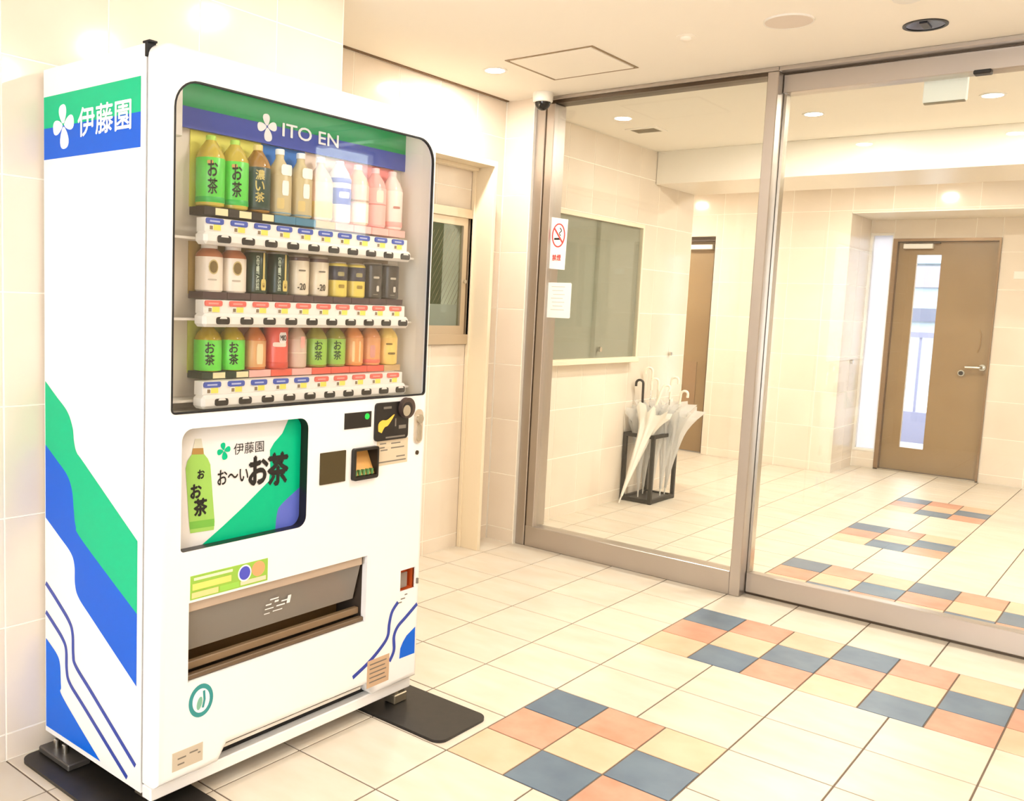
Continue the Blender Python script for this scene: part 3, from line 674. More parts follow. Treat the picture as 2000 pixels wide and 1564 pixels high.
n_ = len(outer); vs = [p for l in loops for p in l]
dm.add(vs, [(i * n_ + k, i * n_ + (k + 1) % n_, (i + 1) * n_ + (k + 1) % n_, (i + 1) * n_ + k) for i in range(len(loops) - 1) for k in range(n_)])
for h, dep in ((DW, 0.012), (TO, 0.02), (CR, 0.012)):
    k = len(h); dm.add([(XF, u, v) for u, v in h] + [(XF - dep, u, v) for u, v in h], [(i, (i + 1) % k, k + (i + 1) % k, k + i) for i in range(k)])
door = mk('door', dm, WHITE, vm, smooth=50)
mk('window_gasket', MB().plate(offset(DW, -0.003), [offset(DW, 0.0015)[::-1]], RX, XF - 0.006, XF + 0.0012), GASKET, door, smooth=0)
# --- display compartment
XB = -0.402
b = MB().box(XB - 0.004, XB, -1.38, -0.438, 1.0, 1.81).box(XB, -0.2805, -1.384, -1.376, 1.0, 1.81).box(XB, -0.2805, -0.442, -0.434, 1.0, 1.81)
b.box(XB, -0.2805, -1.38, -0.438, 1.806, 1.812).box(XB, -0.2805, -1.38, -0.438, 0.994, 1.000)
disp = mk('display_liner', b, INNER, vm, smooth=0)
mk('display_glass', MB().plate(offset(DW, 0.001), [], RX, XF - 0.010, XF - 0.006), DGLASS, door, smooth=0)
lt_ = mk('lamp_cover', MB().box(-0.378, -0.360, -1.300, -1.278, 1.665, 1.80, 0.003), WHITE2, disp)
# display lamp: slim tube behind the top edge of the window frame
mk('display_lamp', MB().tube([(-0.292, -1.34, 1.798), (-0.292, -0.47, 1.798)], 0.005, 8), lamp_mat('display_tube', (1.0, 0.97, 0.9), 4.5), disp)
BP = lambda u, v, d=0: (-0.3845 + d, u, v)
bn = mk('header_banner', MB().box(-0.392, -0.386, -1.272, -0.442, 1.745, 1.806), LGREEN, disp, smooth=0)
mk('header_stripe', MB().box(-0.392, -0.3855, -1.272, -0.442, 1.694, 1.745), LBLUE, disp, smooth=0)
def petals(name, cu, cv, s, P, m_, parent, rot=0.15, d=0.0):
    for ang, sc in ((90, 1.0), (180, 1.0), (0, 1.0), (270, 1.15)):
        w = math.radians(ang) + rot; pts = [(cu + math.cos(w) * s * 0.07, cv + math.sin(w) * s * 0.07)]
        for i in range(-9, 10):
            f = i / 9; r_ = s * sc * (1 - 0.82 * abs(f) ** 3.2); a = w + f * math.radians(41)
            pts.append((cu + r_ * math.cos(a), cv + r_ * math.sin(a)))
        mk(name, MB().flat(pts, P, d), m_, parent, smooth=0)
petals('flower_petal', -0.998, 1.738, 0.033, BP, PRINTW, disp)
lettering('lettering', 'ITO EN', -0.945, -0.735, 1.722, 1.757, lambda u, v, d=0: BP(u, v, 0.0003 + d), PRINTW, disp, bold=0.012)
# --- shelves, price rails, button bars
TAGB = mat('tag_blue', rgb(58, 84, 176), 0.4); TAGR = mat('tag_red', rgb(226, 104, 92), 0.4); TAGY = mat('price_yellow', rgb(240, 222, 96), 0.5)
PITCH = 0.0745; PY0 = -1.192; BY0 = -1.206; TY0 = -1.224; TP = 0.0742
def shelf(zb, zbt, zrail, base_z0, base_z1, tags, bases, zlab):
    """zb..zbt button bar, up to zrail price rail, base strip under the products"""
    mk('shelf_plate', MB().box(XB, -0.335, -1.376, -0.442, zbt - 0.02, zbt - 0.014), WHITE2, disp, smooth=0)
    bar = mk('button_bar', MB().box(-0.334, -0.288, -1.262, -0.505, zb, zbt, 0.008), WHITE2, disp)
    rail = mk('price_rail', MB().box(-0.338, -0.3035, -1.252, -0.512, zbt - 0.002, zrail, 0.001), WHITE2, disp, smooth=0)
    for i in range(10):
        y = BY0 + i * 0.0743; zc = (zb + zbt) / 2 - 0.001
        bt = mk('button', MB().plate(rrect(y - 0.020, y + 0.020, zc - 0.009, zc + 0.009, 0.006, 4), [], RX, -0.290, -0.2855), BLACK, bar, smooth=0)
        cap = [(y + 0.011 * math.cos(a), zc + 0.0045 + 0.0065 * math.sin(a)) for a in [math.pi * k / 10 for k in range(11)]]
        mk('button_cap', MB().plate(cap, [], RX, -0.290, -0.284), WHITE2, bar, smooth=0)
        y = TY0 + i * TP; tm = TAGB if tags[i] == 'b' else TAGR
        mk('selection_tag', MB().plate(rrect(y - 0.026, y + 0.026, zrail - 0.015, zrail - 0.001, 0.005, 4), [], RX, -0.3035, -0.300), tm, rail, smooth=0)
        mk('tag_print', MB().box(-0.300, -0.2997, y - 0.016, y + 0.014, zrail - 0.0105, zrail - 0.0065), mat('tag_pale_print', rgb(176, 184, 220), 0.5) if tags[i] == 'b' else mat('tag_pink_print', rgb(240, 160, 148), 0.5), rail, smooth=0)
        mk('price_sticker', MB().box(-0.3035, -0.3015, y - 0.016, y + 0.019, zrail - 0.030, zrail - 0.016), PAPER, rail, smooth=0)
        mk('price_print', MB().box(-0.3015, -0.3012, y - 0.004, y + 0.018, zrail - 0.0295, zrail - 0.0165), TAGY, rail, smooth=0)
        mk('price_digits', MB().box(-0.3015, -0.3011, y - 0.015, y - 0.006, zrail - 0.0285, zrail - 0.0195), mat('price_ink', rgb(132, 112, 84), 0.6), rail, smooth=0)
        y = PY0 + i * PITCH; c, w = bases[i]
        if c: mk('base_strip', MB().box(-0.40, -0.338, y - 0.0365, y + 0.0365, base_z0, base_z1), mat('base_%s' % c[0], c[1], 0.5), rail, smooth=0)
        if w: mk('base_label', MB().box(-0.338, -0.3365, y - 0.004, y + 0.034, base_z0 + 0.001, base_z1 - 0.002), mat('cream_label', rgb(232, 222, 176), 0.6), rail, smooth=0)
CBK = ('black', rgb(40, 32, 20)); CDP = ('plum', rgb(74, 52, 50)); CDG = ('darkgreen', rgb(14, 44, 20)); CRD = ('red', rgb(226, 96, 74)); CTL = ('teal', rgb(66, 122, 150)); CPK = ('pink', rgb(240, 178, 168)); CTN = ('tan', rgb(206, 168, 116))
shelf(1.411, 1.442, 1.476, 1.486, 1.506, 'b' * 10, [(CBK, 1)] * 3 + [(CTL, 0)] * 2 + [(CTN, 0), (CPK, 0), (CPK, 0), (CPK, 0), (CPK, 0)], 0)
shelf(1.211, 1.245, 1.277, 1.279, 1.297, 'r' * 10, [(CDP, 0)] * 10, 0)
shelf(1.009, 1.043, 1.076, 1.078, 1.096, 'bbbbbrrrrr', [(CDG, 1), (CDG, 1), (CPK, 0), (CRD, 0), (CPK, 0), (CRD, 0), (CRD, 0), (CRD, 0), (CRD, 0), (CTN, 0)], 0)
# backdrop cards
def card(y0, y1, z0, z1, c, nm):
    mk('backdrop_card', MB().box(-0.4015, -0.3985, y0, y1, z0, z1), mat(nm, rgb(*c), 0.6), disp, smooth=0)
h_ = PITCH / 2
card(PY0 - h_, PY0 + 2.5 * PITCH, 1.506, 1.694, (236, 232, 110), 'card_yellow')
card(PY0 + 2.5 * PITCH, PY0 + 4.6 * PITCH, 1.506, 1.694, (44, 122, 206), 'card_blue')
card(PY0 + 4.6 * PITCH, PY0 + 6.4 * PITCH, 1.506, 1.694, (240, 222, 206), 'card_cream')
card(PY0 + 6.4 * PITCH, PY0 + 9.55 * PITCH, 1.506, 1.694, (244, 150, 146), 'card_pink')
card(PY0 - h_, PY0 + 3.5 * PITCH, 1.290, 1.430, (196, 166, 92), 'card_ochre')
card(PY0 + 3.5 * PITCH, PY0 + 9.4 * PITCH, 1.290, 1.430, (186, 164, 136), 'card_taupe')
card(PY0 - h_, PY0 + 1.5 * PITCH, 1.090, 1.226, (206, 216, 92), 'card_lime')
card(PY0 + 1.5 * PITCH, PY0 + 4.5 * PITCH, 1.090, 1.226, (206, 150, 130), 'card_rose')
card(PY0 + 4.5 * PITCH, PY0 + 9.4 * PITCH, 1.090, 1.226, (224, 148, 96), 'card_orange')
# --- products
PX = -0.3655
TURN = 0.36            # how far the printed fronts are turned towards the entrance
def colm(c, rough=0.25): return mat('ink_%d_%d_%d' % c, rgb(*c), rough)
def wraptext(s, cy, r, z0, z1, half, m_, parent, ang=0.0, nm='lettering', bold=0.02):
    ang -= TURN
    vs_, fs_, a_ = text_geo(s, bold)
    g = MB(); g.add([(PX + (r + 0.0005 + d) * math.cos(ang + (x - .5) * 2 * half), cy + (r + 0.0005 + d) * math.sin(ang + (x - .5) * 2 * half), z0 + (z1 - z0) * y) for x, y, d in vs_], fs_)
    return mk(nm, g, m_, parent, smooth=0)
def sleeve(nm, r, z0, z1, cy, m_, parent, n=24):
    return mk(nm, MB().lathe([(r - 0.0006, z0), (r, z0 + 0.001), (r, z1 - 0.001), (r - 0.0006, z1)], PX, cy, n, close=False), m_, parent)
def bottle(i, zb, h, r, liquid, labelc, capc, label, text=None, textc=INK, lab=(0.06, 0.62), vert=True, extra=None, capr=0.0125):
    cy = PY0 + i * PITCH
    t = empty('drink_bottle', (PX, cy, zb), label, 'bottle', 'drinks on display in the vending machine')
    p = [(r * 0.82, 0), (r * 0.97, 0.02), (r, 0.04), (r, lab[0]), (r, lab[1]), (r * 0.98, lab[1] + 0.03), (r * 0.80, lab[1] + 0.12), (r * 0.52, lab[1] + 0.2), (0.0115, lab[1] + 0.26), (0.0115, 0.93)]
    mk('body', MB().lathe([(a, zb + z * h) for a, z in p], PX, cy, 24), colm(liquid, 0.15), t)
    mk('cap', MB().lathe([(capr, zb + 0.915 * h), (capr, zb + 0.99 * h), (capr * 0.9, zb + h)], PX, cy, 20), colm(capc, 0.4), t)
    if labelc:
        lb = sleeve('label', r + 0.0005, zb + lab[0] * h, zb + lab[1] * h, cy, colm(labelc, 0.35), t)
        if text:
            n = len(text); H = (lab[1] - lab[0]) * h * 0.78; top = zb + lab[1] * h * 0.95; st = H / n
            for k, ch in enumerate(text): wraptext(ch, cy, r + 0.0006, top - (k + 1) * st + st * 0.06, top - k * st - st * 0.06, min(0.33, st * 0.5 / r), textc, lb, ang=-0.12)
        if extra: extra(t, lb, cy, zb, h, r)
    return t
def band(z0, z1, c, nm='label_band'):
    def f(t, lb, cy, zb, h, r): sleeve(nm, r + 0.0010, zb + z0 * h, zb + z1 * h, cy, colm(c, 0.35), lb)
    return f
def bands(*fs):
    def f(*a):
        for g in fs: g(*a)
    return f
def curved(cy, r, ua, ub, zlo, zhi, n=10):
    """strip that follows the round front between two angles"""
    g = MB(); vs = []
    for k in range(n + 1):
        f = k / n; u = ua + (ub - ua) * f
        for z in (zlo(f), zhi(f)): vs.append((PX + r * math.cos(u), cy + r * math.sin(u), z))
    return g.add(vs, [(2 * k, 2 * k + 2, 2 * k + 3, 2 * k + 1) for k in range(n)])
def patch(u0, u1, z0, z1, c, nm='label_patch'):
    def f(t, lb, cy, zb, h, r):
        e = lambda q: (1 - min(1, min(q, 1 - q) * 8)) ** 2 * 0.2 * (z1 - z0)
        mk(nm, curved(cy, r + 0.0013, u0 - TURN, u1 - TURN, lambda q: zb + (z0 + e(q)) * h, lambda q: zb + (z1 - e(q)) * h), colm(c, 0.5), lb, smooth=60)
    return f
TS = ' on the top drinks shelf'; MS = ' on the middle drinks shelf'; LS = ' on the bottom drinks shelf'
Z1, H1, R1 = 1.506, 0.176, 0.0355
GT = (96, 214, 78)
gx = bands(band(0.065, 0.14, (52, 178, 74)), patch(-0.5, -0.1, 0.585, 0.635, (214, 160, 90)))
bottle(0, Z1, H1, R1, (196, 176, 70), GT, (176, 220, 96), 'bright green tea bottle, leftmost' + TS, 'お茶', INK, (0.06, 0.68), extra=gx)
bottle(1, Z1, H1, R1, (196, 176, 70), GT, (176, 220, 96), 'bright green tea bottle, second from left' + TS, 'お茶', INK, (0.06, 0.68), extra=gx)
bottle(2, Z1, H1, R1 * 0.97, (158, 116, 44), (38, 66, 56), (226, 206, 130), 'dark green tea bottle with gold lettering' + TS, '濃い茶', mat('gold_ink', rgb(214, 194, 116), 0.5), (0.04, 0.66), extra=band(0.04, 0.07, (24, 44, 36)))
wx = bands(patch(-0.2, 0.95, 0.60, 0.76, (250, 246, 236), 'neck_tag'), patch(-0.1, 0.5, 0.30, 0.52, (240, 236, 230)), patch(-0.5, 0.1, 0.1, 0.26, (214, 190, 126)), band(0.03, 0.05, (120, 150, 160)))
bottle(3, Z1, H1, R1 * 0.93, (206, 190, 146), (200, 184, 140), (238, 240, 240), 'beige bottle with white neck tag, left of the two' + TS, None, INK, (0.05, 0.60), extra=wx)
bottle(4, Z1, H1, R1 * 0.93, (206, 190, 146), (200, 184, 140), (238, 240, 240), 'beige bottle with white neck tag, right of the two' + TS, None, INK, (0.05, 0.60), extra=wx)
bottle(5, Z1, H1, R1, (238, 206, 178), (240, 206, 180), (244, 240, 236), 'pale peach bottle with a sand-coloured foot' + TS, None, INK, (0.05, 0.60), extra=band(0.05, 0.30, (236, 208, 132)))
bottle(6, Z1, H1, R1 * 0.95, (240, 232, 230), (242, 234, 232), (244, 244, 250), 'white bottle with two blue label bands' + TS, None, INK, (0.05, 0.70), extra=bands(band(0.30, 0.56, (96, 106, 190)), band(0.64, 0.72, (120, 130, 206)), patch(-0.4, 0.6, 0.40, 0.50, (230, 232, 244))))
bottle(7, Z1, H1, R1 * 0.95, (244, 178, 140), (244, 186, 158), (246, 226, 206), 'peach orange bottle with a brown waist line' + TS, None, INK, (0.05, 0.66), extra=bands(band(0.385, 0.42, (176, 130, 84)), band(0.05, 0.36, (246, 222, 200))))
bottle(8, Z1, H1, R1 * 0.95, (246, 176, 168), (246, 190, 180), (244, 206, 206), 'pink bottle left of the last one' + TS, None, INK, (0.05, 0.66), extra=bands(band(0.38, 0.40, (226, 130, 120)), patch(-0.3, 0.4, 0.42, 0.62, (246, 226, 206))))
bottle(9, Z1, H1, R1 * 0.95, (248, 216, 206), (248, 224, 212), (246, 206, 200), 'palest pink bottle, rightmost' + TS, None, INK, (0.05, 0.66), extra=bands(band(0.05, 0.14, (246, 170, 160)), patch(-0.3, 0.4, 0.36, 0.40, (190, 130, 116))))
# middle shelf
Z2 = 1.297
def discp(a, z, ra, rz, c, nm='label_disc'):
    def f(t, lb, cy, zb, h, r):
        e = lambda q: rz * math.sqrt(max(0.0, 1 - (2 * q - 1) ** 2))
        mk(nm, curved(cy, r + (0.0018 if 'core' in nm else 0.0013), a - ra - TURN, a + ra - TURN, lambda q: zb + (z - e(q)) * h, lambda q: zb + (z + e(q)) * h, 16), colm(c, 0.5), lb, smooth=60)
    return f
for i, w in ((0, 'leftmost'), (1, 'second from left')):
    cy = PY0 + i * PITCH; h = 0.140; r = 0.0345
    t = empty('drink_bottle', (PX, cy, Z2), 'white bottle-can with brown shoulder, %s' % w + MS, 'bottle', 'drinks on display in the vending machine')
    lb = mk('body', MB().lathe([(r * 0.9, Z2), (r, Z2 + 0.03 * h), (r, Z2 + 0.62 * h)], PX, cy, 24), colm((238, 226, 210), 0.3), t)
    mk('shoulder', MB().lathe([(r, Z2 + 0.62 * h), (r * 0.93, Z2 + 0.68 * h), (0.019, Z2 + 0.77 * h)], PX, cy, 24), colm((176, 108, 70), 0.3), t)
    mk('cap', MB().lathe([(0.0205, Z2 + 0.77 * h), (0.0205, Z2 + 0.95 * h), (0.018, Z2 + 0.97 * h)], PX, cy, 24), colm((244, 238, 230), 0.4), t)
    for g_ in (discp(0.05, 0.44, 0.36, 0.13, (196, 176, 120), 'medallion_rim'), discp(0.05, 0.44, 0.29, 0.105, (116, 94, 44), 'medallion_core'), patch(-0.35, 0.3, 0.20, 0.23, (190, 178, 160))): g_(t, lb, cy, Z2, h, r)
def can(i, zb, h, r, bodyc, label, extra=None, lid=(196, 186, 170)):
    cy = PY0 + i * PITCH
    t = empty('drink_can', (PX, cy, zb), label, 'can', 'drinks on display in the vending machine')
    mk('lid', MB().lathe([(r * 0.9, zb + 0.955 * h), (r * 0.87, zb + h), (r * 0.80, zb + h), (r * 0.78, zb + 0.985 * h), (0.001, zb + 0.985 * h)], PX, cy, 24), mat('can_lid', rgb(*lid), 0.3, 0.8), t)
    lb = mk('body', MB().lathe([(r * 0.86, zb), (r * 0.98, zb + 0.03 * h), (r, zb + 0.05 * h), (r, zb + 0.92 * h), (r * 0.9, zb + 0.96 * h)], PX, cy, 24), colm(bodyc, 0.28), t)
    if extra: extra(t, lb, cy, zb, h, r)
    return t
def vtext(s, a, z0, z1, c, half=0.11):
    a = a - TURN
    def f(t, lb, cy, zb, h, r):
        n = len(s); st = (z1 - z0) * h / n
        vs_all = MB()
        for k, ch in enumerate(s):
            vs_, fs_, a_ = text_geo(ch, 0.03); zt = zb + z1 * h - k * st
            vs_all.add([(PX + (r + 0.0014 + d) * math.cos(a + (y - .5) * 2 * half), cy + (r + 0.0014 + d) * math.sin(a + (y - .5) * 2 * half), zt - st * (0.08 + 0.84 * x)) for x, y, d in vs_], fs_)
        mk('lettering', vs_all, colm(c, 0.5), lb, smooth=0)
    return f
for i, w in ((2, 'left'), (3, 'right')):
    can(i, Z2, 0.112, 0.031, (26, 52, 34), 'dark green coffee can with gold spoon, %s of two' % w + MS,
        bands(vtext('DEMITASSE', -0.15, 0.08, 0.88, (190, 200, 176)), patch(0.32, 0.52, 0.20, 0.95, (206, 186, 110), 'spoon_handle'), patch(0.16, 0.68, 0.08, 0.34, (214, 192, 104), 'spoon_bowl'), patch(0.30, 0.54, 0.15, 0.26, (120, 92, 30), 'spoon_emblem')))
for i, w in ((4, 'left'), (5, 'right')):
    can(i, Z2, 0.110, 0.031, (228, 214, 188), 'cream coffee can with plum rim, %s of two' % w + MS,
        bands(band(0.86, 0.95, (92, 64, 60)), vtext('', 0, 0, 0, (0, 0, 0)) if False else patch(-0.3, 0.35, 0.60, 0.64, (120, 108, 90)), lambda t, lb, cy, zb, h, r: wraptext('-20', cy, r + 0.001, zb + 0.14 * h, zb + 0.30 * h, 0.36, colm((70, 62, 50)), lb)))
for i, w in ((6, 'left'), (7, 'right')):
    can(i, Z2, 0.100, 0.031, (226, 204, 92), 'gold coffee can with navy upper band, %s of two' % w + MS,
        bands(band(0.48, 0.88, (52, 48, 62)), patch(-0.3, 0.35, 0.6, 0.72, (150, 140, 96)), patch(-0.2, 0.4, 0.26, 0.36, (150, 124, 44))))
for i, w in ((8, 'left'), (9, 'right')):
    can(i, Z2, 0.106, 0.031, (66, 58, 48), 'black coffee can with small pale emblem, %s of two' % w + MS,
        bands(patch(-0.3, 0.3, 0.56, 0.62, (190, 180, 160)), patch(0.02, 0.30, 0.20, 0.36, (206, 198, 184), 'emblem'), patch(-0.3, 0.2, 0.10, 0.13, (120, 112, 96))))
# bottom shelf
Z3, H3, R3 = 1.096, 0.134, 0.0345
GT3 = (104, 220, 70)
for i, w in ((0, 'leftmost'), (1, 'second from left')):
    bottle(i, Z3, H3, R3, (176, 150, 30), GT3, (120, 150, 50), 'small green tea bottle with amber shoulder, %s' % w + LS, 'お茶', INK, (0.02, 0.60), capr=0.017)
bottle(2, Z3, H3, R3 * 0.92, (196, 112, 54), (222, 164, 106), (150, 120, 100), 'amber drink bottle with cream label' + LS, None, INK, (0.06, 0.58), capr=0.015, extra=patch(-0.1, 0.5, 0.12, 0.52, (232, 206, 160)))
rd = can(3, Z3, 0.122, 0.034, (226, 92, 76), 'red drink can crossed by a white slanted strip' + LS,
         bands(band(0.02, 0.16, (206, 70, 50)), patch(-0.55, 0.6, 0.50, 0.60, (244, 214, 196), 'white_strip'), patch(-0.05, 0.6, 0.58, 0.82, (244, 236, 230), 'white_disc'),
               lambda t, lb, cy, zb, h, r: wraptext('MIO', cy, r + 0.0014, zb + 0.64 * h, zb + 0.76 * h, 0.26, colm((60, 52, 50)), lb, ang=0.28)))
bottle(4, Z3, H3, R3 * 0.85, (206, 176, 150), (214, 186, 164), (170, 150, 130), 'pale grey-pink bottle with a pink drop' + LS, None, INK, (0.04, 0.60), capr=0.015, extra=bands(patch(0.05, 0.55, 0.42, 0.66, (244, 176, 160), 'pink_drop'), band(0.30, 0.33, (224, 206, 180))))
for i, w in ((5, 'left'), (6, 'right')):
    bottle(i, Z3, H3 * 0.98, R3 * 0.93, (150, 140, 50), (150, 196, 74), (214, 150, 90), 'pale green tea bottle on red base, %s of two' % w + LS, 'お茶', mat('dark_green_ink', rgb(40, 70, 24), 0.5), (0.06, 0.62), capr=0.015)
bottle(7, Z3, H3, R3 * 0.93, (224, 140, 70), (232, 160, 92), (226, 170, 120), 'orange bottle with pale stripes, left of two' + LS, None, INK, (0.06, 0.62), capr=0.015, extra=bands(patch(-0.45, -0.2, 0.1, 0.55, (244, 204, 150)), patch(0.2, 0.4, 0.1, 0.55, (244, 204, 150))))
bottle(8, Z3, H3, R3 * 0.93, (222, 150, 92), (230, 162, 104), (226, 170, 120), 'orange bottle with mauve patch, right of two' + LS, None, INK, (0.06, 0.62), capr=0.015, extra=bands(patch(-0.4, 0.1, 0.18, 0.46, (214, 150, 134)), band(0.06, 0.14, (226, 110, 84))))
bottle(9, Z3, H3 * 1.0, R3 * 0.98, (242, 208, 110), (244, 204, 110), (226, 110, 92), 'yellow drink bottle with red cap, rightmost' + LS, None, INK, (0.04, 0.62), capr=0.018, extra=bands(patch(-0.3, 0.45, 0.24, 0.29, (120, 96, 40)), patch(-0.5, 0.1, 0.46, 0.50, (130, 104, 40))))

# --- advertising panel behind the lower window
XA = -0.300; AD = lambda u, v, d=0: (XA + 0.0004 + d, u, v)
adp = mk('ad_panel', MB().box(XA - 0.004, XA, -1.34, -0.918, 0.655, 0.98), mat('ad_white', rgb(226, 224, 222), 0.4), vm, smooth=0)
k = len(AW); e = MB().add([(XF, u, v) for u, v in AW] + [(XA - 0.002, u, v) for u, v in AW], [(i, (i + 1) % k, k + (i + 1) % k, k + i) for i in range(k)])
mk('ad_window_edge', e, BLACK, door, smooth=30)
mk('ad_green_wave', MB().flat([(-0.918, 0.966), (-0.972, 0.966), (-0.994, 0.927), (-1.022, 0.904), (-1.036, 0.885), (-1.033, 0.834), (-1.037, 0.802), (-1.12, 0.745), (-1.187, 0.703), (-1.268, 0.656), (-0.918, 0.656)], AD, 0), GREEN, adp, smooth=0)
mk('ad_blue_wave', MB().flat(spline([(-1.012, 0.657), (-1.006, 0.71), (-0.990, 0.733), (-0.918, 0.776)]) + [(-0.918, 0.657)], AD, 0.0003), mat('ad_blue', rgb(88, 104, 196), 0.3), adp, smooth=0)
petals('clover_petal', -1.187, 0.899, 0.021, AD, GREEN, adp, 0.2, 0.0004)
lettering('lettering', '伊藤園', -1.156, -1.057, 0.884, 0.914, lambda u, v, d=0: AD(u, v, 0.0005 + d), INK, adp)
lettering('lettering', 'お〜い', -1.205, -1.108, 0.812, 0.850, lambda u, v, d=0: AD(u, v, 0.0005 + d), INK, adp, bold=0.015)
lettering('lettering', 'お', -1.104, -1.043, 0.800, 0.872, lambda u, v, d=0: AD(u, v, 0.0006 + d), INK, adp, bold=0.04)
lettering('lettering', '茶', -1.041, -0.972, 0.790, 0.874, lambda u, v, d=0: AD(u, v, 0.0006 + d), INK, adp, bold=0.04)
bt = mk('printed_bottle', MB().flat([(-1.285, 0.702), (-1.214, 0.699), (-1.212, 0.72), (-1.228, 0.868), (-1.236, 0.884), (-1.248, 0.897), (-1.250, 0.912), (-1.281, 0.914), (-1.284, 0.899), (-1.296, 0.884), (-1.301, 0.866), (-1.288, 0.72)], AD, 0.0004), mat('ad_bottle_green', rgb(150, 196, 90), 0.4), adp, smooth=0)
mk('printed_cap', MB().flat([(-1.280, 0.914), (-1.251, 0.912), (-1.256, 0.936), (-1.275, 0.937)], AD, 0.0004), mat('ad_cap', rgb(206, 204, 186), 0.4), adp, smooth=0)
mk('printed_shoulder', MB().flat([(-1.284, 0.899), (-1.249, 0.896), (-1.250, 0.912), (-1.281, 0.914)], AD, 0.0006), mat('ad_amber', rgb(170, 130, 70), 0.4), adp, smooth=0)
mk('printed_band', MB().flat([(-1.286, 0.712), (-1.2125, 0.709), (-1.2135, 0.728), (-1.2875, 0.731)], AD, 0.0006), mat('ad_band', rgb(112, 178, 66), 0.4), adp, smooth=0)
for ch, u, v, s_ in (('お', -1.256, 0.847, 0.022), ('お', -1.270, 0.806, 0.034), ('茶', -1.256, 0.764, 0.042)):
    lettering('lettering', ch, u - s_ * .45, u + s_ * .45, v - s_ / 2, v + s_ / 2, lambda a, b_, d=0: AD(a, b_, 0.0008 + d), INK, adp, bold=0.04)
# --- take-out port
DKB = mat('port_dark', rgb(58, 46, 36), 0.6)
b = MB().box(-0.46, -0.455, -1.31, -0.672, 0.33, 0.54).box(-0.455, -0.29, -1.312, -1.307, 0.33, 0.54).box(-0.455, -0.29, -0.675, -0.670, 0.33, 0.54).box(-0.455, -0.29, -1.31, -0.672, 0.536, 0.54).box(-0.455, -0.29, -1.31, -0.672, 0.328, 0.333)
to = mk('takeout_port', b, DKB, vm, smooth=0)
fl_ = mk('takeout_flap', MB().add([(-0.284, -1.303, 0.512), (-0.284, -0.690, 0.512), (-0.312, -0.690, 0.398), (-0.312, -1.303, 0.398), (-0.288, -1.303, 0.512), (-0.288, -0.690, 0.512), (-0.316, -0.690, 0.398), (-0.316, -1.303, 0.398)],
         [(0, 1, 2, 3), (7, 6, 5, 4), (0, 4, 5, 1), (1, 5, 6, 2), (2, 6, 7, 3), (3, 7, 4, 0)]), SMOKE, to, smooth=0)
mk('hinge_bar', MB().box(-0.292, -0.276, -1.306, -0.690, 0.510, 0.535, 0.002), mat('port_taupe', rgb(178, 158, 138), 0.4), to)
mk('tray_back', MB().box(-0.40, -0.39, -1.30, -0.68, 0.333, 0.420), mat('port_amber', rgb(106, 78, 40), 0.5), to, smooth=0)
mk('tray_lip', MB().box(-0.315, -0.298, -1.305, -0.677, 0.352, 0.372, 0.002), mat('port_bronze', rgb(128, 104, 76), 0.4), to)
mk('tray_sill', MB().box(-0.296, -0.278, -1.306, -0.676, 0.334, 0.347, 0.002), mat('port_umber', rgb(100, 80, 58), 0.4), to)
for k_, (u0, v0, w_, hh) in enumerate(((0, 0.03, .02, .004), (.03, .034, .014, .006), (.055, .03, .022, .004), (0.0, .018, .03, .003), (.04, .019, .03, .004), (.076, .02, .012, .024), (.0, .004, .02, .003), (.03, .006, .034, .003), (.012, .044, .03, .004))):
    mk('flap_print', MB().add([(-0.2875 - (0.08 - v) * 0.245 + 0.008, -1.045 + u, 0.432 + v) for u, v in ((u0, v0), (u0 + w_, v0), (u0 + w_, v0 + hh), (u0, v0 + hh))], [(0, 1, 2, 3)]), PRINTW, to, smooth=0)
# --- coin mechanism
mk('coin_plate', MB().plate(rrect(-0.667, -0.520, 0.878, 0.992, 0.012), [], RX, XF, XF + 0.006), BLACK, door, smooth=0)
lever = mk('coin_return_lever', MB().cyl((XF + 0.006, -0.537, 0.972), (XF + 0.020, -0.537, 0.972), 0.031, 32), mat('lever_brown', rgb(70, 56, 50), 0.35), door)
mk('lever_cup', MB().cyl((XF + 0.020, -0.541, 0.970), (XF + 0.0215, -0.541, 0.970), 0.021, 28), mat('lever_dark', rgb(30, 22, 20), 0.4), lever)
mk('coin_slot_face', MB().lathe([(0.001, 0), (0.001, 0.001)], 0, 0, 3), BLACK, lever) if False else mk('coin_slot_face', MB().cyl((XF + 0.0215, -0.548, 0.965), (XF + 0.023, -0.548, 0.965), 0.017, 24), CHROME, lever)
mk('yellow_pointer', MB().flat(spline([(-0.655, 0.908), (-0.655, 0.930), (-0.640, 0.940), (-0.618, 0.940), (-0.590, 0.954), (-0.588, 0.950), (-0.612, 0.924), (-0.628, 0.918), (-0.640, 0.902)]), FD, 0.0065), mat('pointer_yellow', rgb(236, 190, 70), 0.4), door, smooth=0)
for (u0, u1, v0, v1) in ((-0.635, -0.60, 0.973, 0.980), (-0.565, -0.532, 0.909, 0.920), (-0.622, -0.535, 0.884, 0.889), (-0.583, -0.577, 0.918, 0.942)):
    mk('plate_print', MB().flat(rect(u0, u1, v0, v1), FD, 0.0066), GREYINK, door, smooth=0)
mk('credit_display', MB().plate(rect(-0.790, -0.681, 0.924, 0.970), [], RX, XF - 0.001, XF + 0.002), BLACK, door, smooth=0)
mk('green_lamp', MB().cyl((XF + 0.002, -0.700, 0.956), (XF + 0.004, -0.700, 0.956), 0.009, 20), lamp_mat('green_led', (0.05, 0.6, 0.08), 1.2), door)
